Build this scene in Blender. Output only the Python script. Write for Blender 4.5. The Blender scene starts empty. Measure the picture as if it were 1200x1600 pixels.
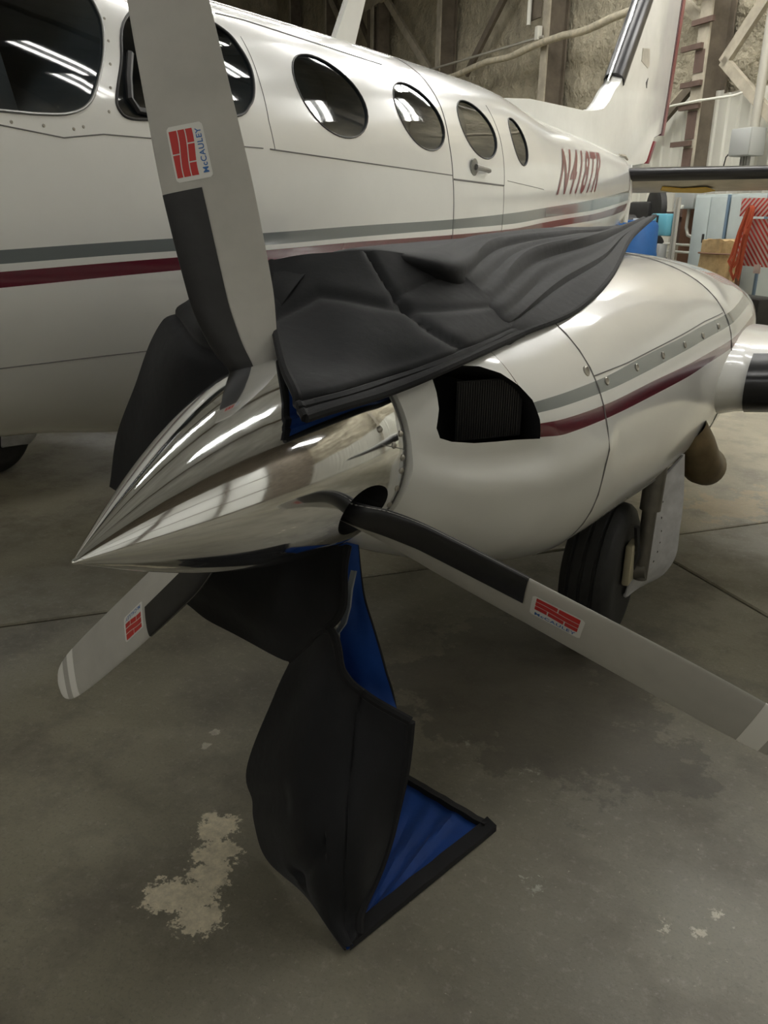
import bpy, bmesh, math, random
from mathutils import Vector, Matrix, noise
C = bpy.context.scene.collection
SC = bpy.context.scene
PI = math.pi
# ------------------------------------------------------------------ camera, world, light, exposure
cam = bpy.data.cameras.new('camera'); cam.lens = 28.8; cam.sensor_width = 36; cam.clip_start = .05; cam.clip_end = 200
co = bpy.data.objects.new('camera', cam); C.objects.link(co)
RX = Vector((0.870748490, 0.491527249, 0.014072338)); UP = Vector((-0.178594643, 0.289460360, 0.940381122)); FW = Vector((-0.458149561, 0.821348686, -0.339831304))
co.matrix_world = Matrix(((RX.x, UP.x, -FW.x, 0), (RX.y, UP.y, -FW.y, 0), (RX.z, UP.z, -FW.z, 1.5949), (0, 0, 0, 1)))
SC.camera = co
w = bpy.data.worlds.new('hangar_air'); SC.world = w; w.use_nodes = True
w.node_tree.nodes['Background'].inputs[0].default_value = (.5, .52, .5, 1); w.node_tree.nodes['Background'].inputs[1].default_value = .03
SC.view_settings.view_transform = 'Standard'; SC.view_settings.look = 'None'; SC.view_settings.gamma = 1
SC.view_settings.use_curve_mapping = False; SC.view_settings.exposure = 0.0
LAMP_POWER = 33.5
CEIL = 12.5
LAMP_Z = 7.7
LAMPS = [(a, 9.2) for a in (-3.3, 0, 3, 5.5)]+[(8.6, 9.5, 6.4), (6.6, 9.5, 6.4), (10.7, 9.5, 7.4), (10.2, 7.9, 7.4), (11.6, 8.2), (14, 9.2), (13.2, 6.2)]+[(a, 6.8) for a in (3.5, 6.5, 9.5, 12.5)]+[(a, 4.4) for a in (7.5, 11, 15)]+[(19, 7), (22, 5), (17, .5), (23, 0), (2, 1.2), (6.5, -2), (12, -2.5), (-3, -4), (14, -9), (3, -10), (-1, -6.5, 6.5), (7, -7, 6.5), (-3, -10, 6.5), (10, -12), (4, -14, 6.5), (27, 3), (33, 2)]  # some read off reflections; the frontmost ones are unseen fill added behind the camera
def pchip(xs, ys, x):
    n = len(xs)
    if x <= xs[0]: return ys[0]
    if x >= xs[-1]: return ys[-1]
    i = 0
    while x > xs[i+1]: i += 1
    h = [xs[k+1]-xs[k] for k in range(n-1)]
    d = [(ys[k+1]-ys[k])/h[k] for k in range(n-1)]
    def m(k):
        if k == 0: return d[0]
        if k == n-1: return d[-1]
        if d[k-1]*d[k] <= 0: return 0.0
        w1 = 2*h[k]+h[k-1]; w2 = h[k]+2*h[k-1]
        return (w1+w2)/(w1/d[k-1]+w2/d[k])
    t = (x-xs[i])/h[i]
    a, b = ys[i], ys[i+1]
    return (a*(1+2*t)*(1-t)**2 + h[i]*m(i)*t*(1-t)**2 + b*t*t*(3-2*t) - h[i]*m(i+1)*t*t*(1-t))
HX, HY, HZ = -1.0523, 1.41, 1.0533          # propeller hub
NY = [.16,.24,.40,.62,.9,1.3,1.8,2.4,3.0,3.8,5.0,6.2]
NW = [.245,.318,.383,.451,.503,.546,.600,.640,.63,.56,.36,.08]
NT = [.278,.298,.308,.323,.364,.399,.419,.41,.37,.29,.16,.04]
NB = [-.205,-.25,-.33,-.42,-.50,-.52,-.538,-.54,-.47,-.40,-.28,-.12]
NC = [.037,.02,-.005,-.058,-.09,-.08,-.05,0,0,0,-.03,-.05]
NN = [2,2.13,2.18,2.14,2.05,2.15,2.25,2.3,2.3,2.2,2.1,2]
NM = [2,2.09,2.18,2.34,2.55,2.65,2.75,2.8,2.5,2.3,2.1,2]
FX = -2.95
FY = [-2.6,-1.5,-.3,.8,1.8,3,4.5,6,7.5,9.3,11.2]
FW = [.28,.508,.626,.707,.75,.77,.77,.75,.643,.44,.20]
FT = [1.5,1.70,2.04,2.34,2.47,2.50,2.53,2.54,2.44,2.40,2.34]
FB = [1.05,.844,.817,.80,.775,.60,.63,.756,.90,1.13,1.50]
FC = [1.25,1.35,1.45,1.53,1.58,1.58,1.58,1.6,1.65,1.75,1.9]
def sect(kind, y):
    if kind == 'n':
        r = y-HY; g = lambda a: pchip(NY, a, r)
        return HX, g(NW), HZ+g(NT), HZ+g(NB), HZ+g(NC), g(NN), g(NM)
    g = lambda a: pchip(FY, a, y)
    return FX, g(FW), g(FT), g(FB), g(FC), 2.25, 2.25
def side_x(kind, y, z, sgn=1, off=0.0):
    """x of the skin at station y, height z"""
    xc, w, zt, zb, zc, n, m = sect(kind, y)
    if z >= zc: h, e = zt-zc, n
    else: h, e = zc-zb, m
    q = max(0.0, 1-(abs(z-zc)/max(h,1e-6))**e)
    return xc + sgn*(w*q**(1/e)+off)
def ring(kind, y, N):
    xc, w, zt, zb, zc, n, m = sect(kind, y)
    out = []
    for i in range(N):
        t = 2*math.pi*i/N; c, s = math.cos(t), math.sin(t)
        e, h = (n, zt-zc) if s >= 0 else (m, zc-zb)
        out.append((xc+math.copysign(abs(c)**(2/e), c)*w, y, zc+math.copysign(abs(s)**(2/e), s)*h))
    return out
def inside(kind, p):
    x, y, z = p
    if kind == 'n' and not (NY[0] <= y-HY <= NY[-1]): return 9
    if kind == 'f' and not (FY[0] <= y <= FY[-1]): return 9
    xc, w, zt, zb, zc, n, m = sect(kind, y)
    h, e = (zt-zc, n) if z >= zc else (zc-zb, m)
    return (abs(x-xc)/w)**e+(abs(z-zc)/h)**e-1
HA = 0.86185452                                                   # the hangar stands turned against the airplane
NV = Vector((math.cos(HA), math.sin(HA), 0)); AV = Vector((-math.sin(HA), math.cos(HA), 0))
def H(a, n, z): return AV*a+NV*n+Vector((0, 0, z))
A0, A1, N0, N1 = -5.0, 47.0, -16.0, 11.12
# ------------------------------------------------------------------ helpers
class MB:
    def __init__(s): s.v = []; s.f = []; s.m = []
    def add(s, v, f, m=0):
        b = len(s.v); s.v += [tuple(p) for p in v]; s.f += [tuple(b+i for i in q) for q in f]; s.m += [m]*len(f); return s
    def box(s, c, d, m=0, rot=None, bev=0):
        x, y, z = d[0]/2, d[1]/2, d[2]/2
        if bev:
            bm = bmesh.new(); bmesh.ops.create_cube(bm, size=1)
            for v in bm.verts: v.co = Vector((v.co.x*d[0], v.co.y*d[1], v.co.z*d[2]))
            bmesh.ops.bevel(bm, geom=bm.edges[:], offset=bev, segments=2, affect='EDGES', profile=.5)
            vs = [v.co.copy() for v in bm.verts]; fs = [[v.index for v in f.verts] for f in bm.faces]; bm.free()
        else:
            vs = [Vector((i*x, j*y, k*z)) for i in (-1, 1) for j in (-1, 1) for k in (-1, 1)]
            fs = [(0, 1, 3, 2), (4, 6, 7, 5), (0, 4, 5, 1), (2, 3, 7, 6), (0, 2, 6, 4), (1, 5, 7, 3)]
        if rot: vs = [rot @ v for v in vs]
        return s.add([v+Vector(c) for v in vs], fs, m)
    def tube(s, pts, r, N=8, m=0, cap=True, closed=False):
        pts = [Vector(p) for p in pts]; n = len(pts); rs = r if hasattr(r, '__len__') else [r]*n
        vs = []; fs = []; up = None
        for i, p in enumerate(pts):
            if closed: t = pts[(i+1) % n]-pts[i-1]
            else: t = pts[min(i+1, n-1)]-pts[max(i-1, 0)]
            if t.length < 1e-9: t = Vector((0, 0, 1))
            t.normalize()
            if up is None: up = t.orthogonal().normalized()
            else:
                up = up-t*up.dot(t)
                if up.length < 1e-6: up = t.orthogonal()
                up.normalize()
            q = t.cross(up)
            vs += [p+(up*math.cos(2*PI*k/N)+q*math.sin(2*PI*k/N))*rs[i] for k in range(N)]
        for i in range(n if closed else n-1):
            for k in range(N):
                j = (i+1) % n
                fs.append((i*N+k, i*N+(k+1) % N, j*N+(k+1) % N, j*N+k))
        if cap and not closed: fs.append(tuple(range(N-1, -1, -1))); fs.append(tuple((n-1)*N+k for k in range(N)))
        return s.add(vs, fs, m)
    def lathe(s, prof, o, axis, N=32, m=0, cap=True):
        """prof: (along, radius)"""
        axis = Vector(axis).normalized(); u = axis.orthogonal().normalized(); v = axis.cross(u); o = Vector(o)
        vs = []; fs = []
        for h, r in prof: vs += [o+axis*h+(u*math.cos(2*PI*k/N)+v*math.sin(2*PI*k/N))*max(r, 1e-4) for k in range(N)]
        for i in range(len(prof)-1):
            for k in range(N): fs.append((i*N+k, i*N+(k+1) % N, (i+1)*N+(k+1) % N, (i+1)*N+k))
        if cap: fs.append(tuple(range(N-1, -1, -1))); fs.append(tuple((len(prof)-1)*N+k for k in range(N)))
        return s.add(vs, fs, m)
    def grid(s, rows, m=0, wrap=False):
        R = len(rows); K = len(rows[0]); fs = []
        for i in range(R-1):
            for k in range(K if wrap else K-1): fs.append((i*K+k, i*K+(k+1) % K, (i+1)*K+(k+1) % K, (i+1)*K+k))
        return s.add([p for r in rows for p in r], fs, m)
    def prism(s, poly, d, m=0):
        """poly: 3D loop, d: extrusion vector"""
        n = len(poly); a = [Vector(p) for p in poly]; b = [p+Vector(d) for p in a]
        fs = [tuple(range(n-1, -1, -1)), tuple(range(n, 2*n))]+[(i, (i+1) % n, n+(i+1) % n, n+i) for i in range(n)]
        return s.add(a+b, fs, m)
def link_mesh(name, me, parent=None, local=False):
    o = bpy.data.objects.new(name, me); C.objects.link(o)
    if parent:
        o.parent = parent
        if not local: o.matrix_parent_inverse = parent_world(parent).inverted()
    return o
def parent_world(p):
    m = Matrix.LocRotScale(p.location, p.rotation_euler, p.scale)
    if p.parent: return parent_world(p.parent) @ p.matrix_parent_inverse @ m
    return m
def obj(name, mb, mats, parent=None, local=False, smooth=True, ang=40, norm=True):
    me = bpy.data.meshes.new(name); me.from_pydata(mb.v, [], mb.f)
    if not isinstance(mats, (list, tuple)): mats = [mats]
    for m in mats: me.materials.append(m)
    if len(mats) > 1: me.polygons.foreach_set('material_index', mb.m)
    if norm:
        bm = bmesh.new(); bm.from_mesh(me); bmesh.ops.recalc_face_normals(bm, faces=bm.faces[:]); bm.to_mesh(me); bm.free()
    if smooth: me.shade_smooth(); me.set_sharp_from_angle(angle=math.radians(ang))
    me.update()
    return link_mesh(name, me, parent, local)
def tag(o, label=None, cat=None, group=None, kind=None):
    if label: o['label'] = label
    if cat: o['category'] = cat
    if group: o['group'] = group
    if kind: o['kind'] = kind
    return o
def thing(name, label, cat, loc=(0, 0, 0), rotz=0, group=None):
    o = bpy.data.objects.new(name, None); C.objects.link(o); o.location = loc; o.rotation_euler = (0, 0, rotz); o.empty_display_size = .2
    return tag(o, label, cat, group)
def hthing(name, label, cat, a, n, z=0, group=None): return thing(name, label, cat, H(a, n, z), HA, group)   # local x = into the wall, y = to the left along it
def struct(name, mb, mats, parent=None, **k):
    o = obj(name, mb, mats, parent, **k)
    if parent is None: o['kind'] = 'structure'
    return o
def boolean(o, cutter):
    md = o.modifiers.new('cut', 'BOOLEAN'); md.operation = 'DIFFERENCE'; md.object = cutter; md.solver = 'EXACT'
    dg = bpy.context.evaluated_depsgraph_get(); me = bpy.data.meshes.new_from_object(o.evaluated_get(dg))
    o.modifiers.clear(); old = o.data; o.data = me; bpy.data.objects.remove(cutter)
    me.name = o.name
    me.shade_smooth(); me.set_sharp_from_angle(angle=math.radians(35)); return o
def catmull(rows, m=8):
    """dense grid through a grid of control points"""
    def line(p, m):
        out = []
        for i in range(len(p)-1):
            p0 = p[i-1] if i else p[0]*2-p[1]; p3 = p[i+2] if i+2 < len(p) else p[-1]*2-p[-2]
            for k in range(m):
                t = k/m; a, b = p[i], p[i+1]
                out.append(((a*2)+(b-p0)*t+(p0*2-a*5+b*4-p3)*t*t+(a*3-p0-b*3+p3)*t**3)*.5)
        return out+[p[-1]]
    R = [line([Vector(q) for q in r], m) for r in rows]
    cols = [line([R[i][k] for i in range(len(R))], m) for k in range(len(R[0]))]
    return [[cols[k][i] for k in range(len(cols))] for i in range(len(cols[0]))]
def gnormals(g):
    out = []
    for i in range(len(g)):
        row = []
        for k in range(len(g[0])):
            a = g[min(i+1, len(g)-1)][k]-g[max(i-1, 0)][k]; b = g[i][min(k+1, len(g[0])-1)]-g[i][max(k-1, 0)]
            n = a.cross(b); row.append(n.normalized() if n.length > 1e-10 else Vector((0, 0, 1)))
        out.append(row)
    return out
_tx = {}
def text2d(s, sx=1.0):
    if s in _tx: return _tx[s]
    cu = bpy.data.curves.new('lettering', 'FONT'); cu.body = s; cu.size = 1; cu.offset = .018; cu.space_character = 1.14; o = bpy.data.objects.new('lettering', cu); C.objects.link(o)
    dg = bpy.context.evaluated_depsgraph_get(); me = o.evaluated_get(dg).to_mesh()
    bm = bmesh.new(); bm.from_mesh(me); bmesh.ops.triangulate(bm, faces=bm.faces[:])
    for it in range(3):
        le = [e for e in bm.edges if e.calc_length() > .16]
        if le: bmesh.ops.subdivide_edges(bm, edges=le, cuts=1); bmesh.ops.triangulate(bm, faces=bm.faces[:])
    vs = [(v.co.x, v.co.y) for v in bm.verts]; fs = [tuple(v.index for v in t.verts) for t in bm.faces]; bm.free()
    o.evaluated_get(dg).to_mesh_clear(); bpy.data.objects.remove(o)
    x0, x1 = min(v[0] for v in vs), max(v[0] for v in vs); y0, y1 = min(v[1] for v in vs), max(v[1] for v in vs)
    r = ([((x-x0)/(x1-x0), (y-y0)/(y1-y0)) for x, y in vs], fs); _tx[s] = r
    return r
# ------------------------------------------------------------------ materials
def nmat(name):
    m = bpy.data.materials.new(name); m.use_nodes = True; nt = m.node_tree; return m, nt, nt.nodes['Principled BSDF']
def N_(nt, t, **k):
    n = nt.nodes.new(t)
    for a, b in k.items():
        if a.startswith('i_'): n.inputs[a[2:].replace('_', ' ')].default_value = b
        else: setattr(n, a, b)
    return n
def mth(nt, op, a, b=None, clamp=False):
    n = nt.nodes.new('ShaderNodeMath'); n.operation = op; n.use_clamp = clamp
    for i, v in enumerate((a, b)):
        if v is None: continue
        if hasattr(v, 'is_output'): nt.links.new(v, n.inputs[i])
        else: n.inputs[i].default_value = v
    return n.outputs[0]
def mixc(nt, f, a, b):
    n = nt.nodes.new('ShaderNodeMix'); n.data_type = 'RGBA'
    for i, v in ((0, f), (6, a), (7, b)):
        if hasattr(v, 'is_output'): nt.links.new(v, n.inputs[i])
        else: n.inputs[i].default_value = v if i == 0 else (*v, 1)
    return n.outputs[2]
def ramp(nt, f, p0, p1):
    n = nt.nodes.new('ShaderNodeMapRange'); n.inputs[1].default_value = p0; n.inputs[2].default_value = p1; nt.links.new(f, n.inputs[0]); return n.outputs[0]
def noise_(nt, scale, detail=4, rough=.55, coord=None, sc=None):
    n = N_(nt, 'ShaderNodeTexNoise'); n.inputs['Scale'].default_value = scale; n.inputs['Detail'].default_value = detail; n.inputs['Roughness'].default_value = rough
    g = coord or nt.nodes.new('ShaderNodeNewGeometry').outputs['Position']
    if sc:
        mp = nt.nodes.new('ShaderNodeMapping'); mp.inputs['Scale'].default_value = sc; nt.links.new(g, mp.inputs[0]); g = mp.outputs[0]
    nt.links.new(g, n.inputs['Vector']); return n.outputs['Fac']
def bump(nt, bs, h, st, dist=.01):
    b = nt.nodes.new('ShaderNodeBump'); b.inputs['Strength'].default_value = st; b.inputs['Distance'].default_value = dist
    nt.links.new(h, b.inputs['Height']); nt.links.new(b.outputs[0], bs.inputs['Normal'])
def mat(name, col, rough=.5, metal=0, var=0, vs=6, bmp=0, bs=60, coat=0, spec=.5, stretch=None, bd=.01):
    m, nt, p = nmat(name); p.inputs['Roughness'].default_value = rough; p.inputs['Metallic'].default_value = metal
    p.inputs['Coat Weight'].default_value = coat; p.inputs['Coat Roughness'].default_value = .06; p.inputs['Specular IOR Level'].default_value = spec
    if var:
        f = noise_(nt, vs, 5, .6, sc=stretch)
        lo = tuple(c*(1-var) for c in col); hi = tuple(min(1, c*(1+var)) for c in col)
        nt.links.new(mixc(nt, ramp(nt, f, .3, .7), lo, hi), p.inputs['Base Color'])
    else: p.inputs['Base Color'].default_value = (*col, 1)
    if bmp: bump(nt, p, noise_(nt, bs, 4, .6), bmp, bd)
    return m
WHITE = (.80, .80, .765); GREY = (.165, .185, .185); MAROON = (.115, .008, .02)
def paint_mat():
    m, nt, p = nmat('striped_white_paint'); p.inputs['Roughness'].default_value = .2; p.inputs['Coat Weight'].default_value = .6; p.inputs['Coat Roughness'].default_value = .05
    def band(nm):
        a = nt.nodes.new('ShaderNodeAttribute'); a.attribute_name = nm; f = a.outputs['Fac']
        return mth(nt, 'MULTIPLY', mth(nt, 'GREATER_THAN', f, 0), mth(nt, 'LESS_THAN', f, 1))
    f = noise_(nt, 2.2, 5, .6)
    c = mixc(nt, ramp(nt, f, .35, .7), tuple(x*.95 for x in WHITE), WHITE)
    c = mixc(nt, band('grey_band'), c, GREY); c = mixc(nt, band('maroon_band'), c, MAROON)
    nt.links.new(c, p.inputs['Base Color']); return m
M = {}
M['paint'] = paint_mat()
M['white'] = mat('white_paint', WHITE, .25, 0, .05, 3, coat=.5)
M['dirty_white'] = mat('dirty_white_metal', (.55, .55, .56), .4, 0, .18, 14)
M['dark'] = mat('dark_cavity', (.012, .012, .012), .7)
M['cabin'] = mat('cabin_interior', (.05, .057, .065), .8, 0, .3, 3)
M['seam'] = mat('seam_gap', (.16, .155, .15), .7)
M['maroon'] = mat('maroon_paint', (.16, .012, .02), .3, coat=.3)
M['boot'] = mat('black_rubber_boot', (.012, .012, .014), .28, 0, .2, 20)
M['rubber'] = mat('tire_rubber', (.016, .016, .016), .65, 0, .3, 25, bmp=.15, bs=120)
M['boot_matte'] = mat('black_blade_boot', (.014, .014, .015), .42, 0, .25, 30)
M['blade'] = mat('grey_blade_paint', (.46, .45, .41), .42, 0, .08, 8)
M['blade_white'] = mat('blade_white_paint', (.86, .85, .80), .4)
M['steel'] = mat('grey_steel', (.28, .28, .27), .35, .8, .15, 12)
M['strut'] = mat('oily_strut', (.16, .15, .13), .4, .6, .2, 10)
M['screw'] = mat('screw_metal', (.4, .38, .34), .35, .9)
M['gasket'] = mat('black_gasket', (.03, .03, .03), .5)
M['brass'] = mat('heat_stained_exhaust', (.20, .15, .085), .42, .6, .3, 9)
M['sticker'] = mat('sticker_white', (.72, .72, .68), .35)
M['red'] = mat('sticker_red', (.52, .025, .02), .4)
M['blue_ink'] = mat('sticker_blue', (.03, .14, .42), .4)
M['yellow'] = mat('yellow_primer', (.50, .33, .05), .6)
M['stab_under'] = mat('worn_grey_underside', (.44, .41, .35), .5, 0, .2, 3)
def chrome():
    m, nt, p = nmat('polished_spinner'); p.inputs['Metallic'].default_value = 1; p.inputs['Base Color'].default_value = (.87, .88, .89, 1)
    f = noise_(nt, 9, 6, .7); nt.links.new(ramp(nt, f, -.9, 2.2), p.inputs['Roughness'])
    n = nt.nodes.new('ShaderNodeMapRange'); nt.links.new(f, n.inputs[0]); n.inputs[1].default_value = .4; n.inputs[2].default_value = .75; n.inputs[3].default_value = .04; n.inputs[4].default_value = .12
    nt.links.new(n.outputs[0], p.inputs['Roughness'])
    bump(nt, p, noise_(nt, 7, 2), .06, .01); return m
M['chrome'] = chrome()
def glass(name, tint, refl=1.0):
    m = bpy.data.materials.new(name); m.use_nodes = True; nt = m.node_tree; nt.nodes.clear()
    out = nt.nodes.new('ShaderNodeOutputMaterial'); mx = nt.nodes.new('ShaderNodeMixShader'); tr = nt.nodes.new('ShaderNodeBsdfTransparent'); gl = nt.nodes.new('ShaderNodeBsdfGlossy'); fr = nt.nodes.new('ShaderNodeLayerWeight')
    tr.inputs[0].default_value = (*tint, 1); gl.inputs[0].default_value = (1, 1, 1, 1); gl.inputs['Roughness'].default_value = .03
    nt.links.new(mth(nt, 'ADD', mth(nt, 'MULTIPLY', mth(nt, 'POWER', fr.outputs['Facing'], 5.0), .9), 0.04*refl, True), mx.inputs[0]); nt.links.new(tr.outputs[0], mx.inputs[1]); nt.links.new(gl.outputs[0], mx.inputs[2]); nt.links.new(mx.outputs[0], out.inputs[0]); return m
M['glass'] = glass('window_glass', (.60, .66, .68))
def fabric(name, col, rough=.75, sheen=.3):
    m, nt, p = nmat(name); p.inputs['Roughness'].default_value = rough; p.inputs['Specular IOR Level'].default_value = .25
    p.inputs['Sheen Weight'].default_value = sheen; p.inputs['Sheen Roughness'].default_value = .4
    f = noise_(nt, 5, 5, .65); nt.links.new(mixc(nt, ramp(nt, f, .3, .7), tuple(c*.8 for c in col), tuple(c*1.2 for c in col)), p.inputs['Base Color'])
    wv = noise_(nt, 900, 1); bump(nt, p, mth(nt, 'ADD', wv, mth(nt, 'MULTIPLY', noise_(nt, 22, 3), 3.0)), .22, .004); return m
M['quilt'] = fabric('black_cover_cloth', (.0105, .011, .0125), .75, .13)
M['lining'] = fabric('blue_lining_cloth', (.006, .045, .22), .6, .1)
M['binding'] = fabric('black_binding_tape', (.01, .01, .011), .85, .1)
M['webbing'] = fabric('grey_webbing', (.22, .24, .26), .8, .1)
def concrete():
    m, nt, p = nmat('sealed_concrete'); pos = nt.nodes.new('ShaderNodeNewGeometry').outputs['Position']
    a = noise_(nt, .55, 6, .6, pos); b = noise_(nt, 3.2, 8, .68, pos); c = noise_(nt, 34, 8, .75, pos); d = noise_(nt, 110, 4, .7, pos); e_ = noise_(nt, 75, 3, .6, pos)
    col = mixc(nt, ramp(nt, a, .35, .68), (.104, .097, .073), (.185, .170, .124))
    col = mixc(nt, mth(nt, 'MULTIPLY', ramp(nt, b, .48, .66), .75, True), col, (.085, .076, .058))
    col = mixc(nt, mth(nt, 'MULTIPLY', ramp(nt, c, .54, .74), .62, True), col, (.24, .225, .19))
    col = mixc(nt, mth(nt, 'MULTIPLY', ramp(nt, d, .52, .72), .5, True), col, (.07, .062, .048))
    col = mixc(nt, mth(nt, 'MULTIPLY', ramp(nt, e_, .685, .74), .55, True), col, (.38, .35, .28))
    def blot(pts, r, thr, cc, amt=1.0, ns=14):
        nonlocal col
        best = None
        for (x, y) in pts:
            v = nt.nodes.new('ShaderNodeVectorMath'); v.operation = 'DISTANCE'; nt.links.new(pos, v.inputs[0]); v.inputs[1].default_value = (x, y, 0)
            q = mth(nt, 'DIVIDE', v.outputs['Value'], r)
            best = q if best is None else mth(nt, 'MINIMUM', best, q)
        nn = noise_(nt, ns, 8, .72, pos)
        e = mth(nt, 'ADD', mth(nt, 'SUBTRACT', 1.0, best), mth(nt, 'MULTIPLY', mth(nt, 'SUBTRACT', nn, .5), 3.0))
        f = mth(nt, 'MULTIPLY', ramp(nt, e, thr, thr+.12), amt, True)
        col = mixc(nt, f, col, mixc(nt, ramp(nt, c, .38, .66), cc, tuple(x*.62 for x in cc)))
    blot([(-1.28, 1.38), (-1.22, 1.30), (-1.19, 1.23), (-1.17, 1.16), (-1.23, 1.13), (-1.12, 1.12)], .070, .14, (.60, .54, .40), .95, 28)
    blot([(-1.58, 1.72), (-1.56, 1.65)], .022, .25, (.42, .38, .31), .7, 50)
    blot([(-.03, 1.76), (-.06, 1.68), (-.14, 1.66)], .05, .75, (.52, .47, .36), .8, 34)
    blot([(-.45, 1.62), (-.62, 2.05), (-.85, 2.1)], .15, 1.0, (.36, .37, .30), .6, 40)
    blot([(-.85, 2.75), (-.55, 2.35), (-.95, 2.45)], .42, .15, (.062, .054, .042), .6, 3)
    blot([(.3, 4.9), (-.1, 5.4), (-.45, 5.0)], .5, .5, (.26, .20, .11), .4, 7)
    at = nt.nodes.new('ShaderNodeAttribute'); at.attribute_type = 'OBJECT'; at.attribute_name = 'painted_light'
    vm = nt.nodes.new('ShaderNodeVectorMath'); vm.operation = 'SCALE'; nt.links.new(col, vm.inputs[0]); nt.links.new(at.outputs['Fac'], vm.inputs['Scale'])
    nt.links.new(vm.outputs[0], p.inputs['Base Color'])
    n = nt.nodes.new('ShaderNodeMapRange'); nt.links.new(b, n.inputs[0]); n.inputs[1].default_value = .3; n.inputs[2].default_value = .7; n.inputs[3].default_value = .30; n.inputs[4].default_value = .55
    nt.links.new(n.outputs[0], p.inputs['Roughness']); bump(nt, p, mth(nt, 'ADD', c, b), .25, .006); return m
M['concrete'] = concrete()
M['joint'] = mat('joint_filler', (.035, .03, .022), .9)
M['foam'] = mat('spray_foam', (.45, .405, .30), .9, 0, .30, 1.6, bmp=1, bs=5.5, bd=.16)
M['column'] = mat('dusty_steel_column', (.40, .36, .28), .75, 0, .2, 4)
M['column_dark'] = mat('brown_primer_steel', (.14, .115, .085), .8, 0, .3, 3)
M['rust'] = mat('red_primer_steel', (.12, .078, .06), .8, 0, .2, 4)
M['liner'] = mat('white_liner_panel', (.66, .65, .57), .5, 0, .08, 2, stretch=(1, 1, .2))
M['roof'] = mat('roof_deck', (.60, .61, .60), .9, 0, .2, 1)
M['galv'] = mat('grey_box_paint', (.42, .43, .41), .5, .2)
M['conduit'] = mat('conduit_grey', (.45, .43, .37), .5, .3)
M['pipe_ins'] = mat('pipe_insulation', (.50, .45, .34), .9, 0, .25, 8, bmp=.5, bs=30)
M['lblue'] = mat('light_blue_enamel', (.14, .42, .52), .4)
M['drum_blue'] = mat('blue_plastic_drum', (.02, .11, .33), .4, 0, .1, 5)
M['machine'] = mat('black_machine_paint', (.025, .024, .022), .5, 0, .3, 7)
M['cab'] = mat('grey_cabinet_enamel', (.42, .47, .45), .45, 0, .06, 3)
M['cab_edge'] = mat('blue_grey_edge', (.12, .18, .24), .5)
M['card'] = mat('brown_burlap', (.36, .25, .12), .9, 0, .3, 8, bmp=.5, bs=40)
M['bar_red'] = mat('barricade_red', (.55, .05, .04), .5, 0, .1, 5)
M['bar_white'] = mat('barricade_white', (.62, .50, .46), .5)
M['cord'] = mat('orange_cord', (.55, .11, .05), .5)
M['wood'] = mat('brown_board', (.16, .08, .045), .7, 0, .2, 5)
M['door_white'] = mat('white_door_panel', (.80, .80, .75), .35, 0, .05, 1)
m, nt, p = nmat('lamp_tube'); p.inputs['Emission Color'].default_value = (1, .985, .945, 1); p.inputs['Emission Strength'].default_value = LAMP_POWER; M['lamp'] = m
# ------------------------------------------------------------------ the setting
S = 4.5
mb = MB(); 
def hb(mb, a0, a1, n0, n1, z0, z1, m=0):
    vs = [H(a, n, z) for a in (a0, a1) for n in (n0, n1) for z in (z0, z1)]
    return mb.add(vs, [(0, 1, 3, 2), (4, 6, 7, 5), (0, 4, 5, 1), (2, 3, 7, 6), (0, 2, 6, 4), (1, 5, 7, 3)], m)
hb(mb, A0, A1, N0, N1, -.3, -.012)
floor = struct('floor', mb, M['joint'], smooth=False)
aj = 3.33-S*3; nj = 2.65-S*5; slab = None
k = 0
for i in range(13):
    for j in range(7):
        a0, n0 = aj+i*S, nj+j*S; a1, n1 = a0+S, n0+S
        a0, a1, n0, n1 = max(a0, A0), min(a1, A1), max(n0, N0), min(n1, N1)
        if a1-a0 < .1 or n1-n0 < .1: continue
        g = .006; c = .010; q = [(a0+g, n0+g), (a1-g, n0+g), (a1-g, n1-g), (a0+g, n1-g)]; q2 = [(a0+g+c, n0+g+c), (a1-g-c, n0+g+c), (a1-g-c, n1-g-c), (a0+g+c, n1-g-c)]
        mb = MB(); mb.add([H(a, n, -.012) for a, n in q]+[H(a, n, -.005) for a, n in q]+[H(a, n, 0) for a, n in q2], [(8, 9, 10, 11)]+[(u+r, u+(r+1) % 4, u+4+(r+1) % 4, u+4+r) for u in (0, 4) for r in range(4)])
        sl = obj('concrete_slab', mb, M['concrete'], floor, smooth=False); sl['painted_light'] = {(0, 0): 1.32, (0, 1): 1.75, (1, 1): 2.7, (1, 0): 1.7}[(a0 > 3, n0 > 2)]  # floor's bright far and dim near areas painted in as slab colour multipliers
# back wall: sprayed foam, steel columns, girts, liner panels
def foam_wall(name, P0, du, dv, L, Hh, nrm, nu, nv, amp):
    rows = []
    for j in range(nv+1):
        r = []
        for i in range(nu+1):
            p = P0+du*(L*i/nu)+dv*(Hh*j/nv); q = Vector((L*i/nu*.9, Hh*j/nv*1.7, 3.1))
            d = amp*(noise.fractal(q, .8, 2.1, 4)+.5*noise.noise(q*.35)); r.append(p-nrm*d)
        rows.append(r)
    mb = MB(); mb.grid(rows); return struct(name, mb, M['foam'], norm=False)
wall_back = foam_wall('wall_back', H(A0, N1, 0), AV, Vector((0, 0, 1)), A1-A0, CEIL, NV, 330, 90, .09)
mb = MB(); hb(mb, A0, A1, N0-.2, N0, 0, CEIL); struct('wall_front', mb, M['foam'], smooth=False)
mb = MB(); hb(mb, A1, A1+.2, N0, N1, 0, CEIL); struct('wall_left', mb, M['foam'], smooth=False)
mb = MB(); hb(mb, A0-.2, A0, N0, N1, 0, CEIL); wall_right = struct('wall_right', mb, M['column_dark'], smooth=False)
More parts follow.
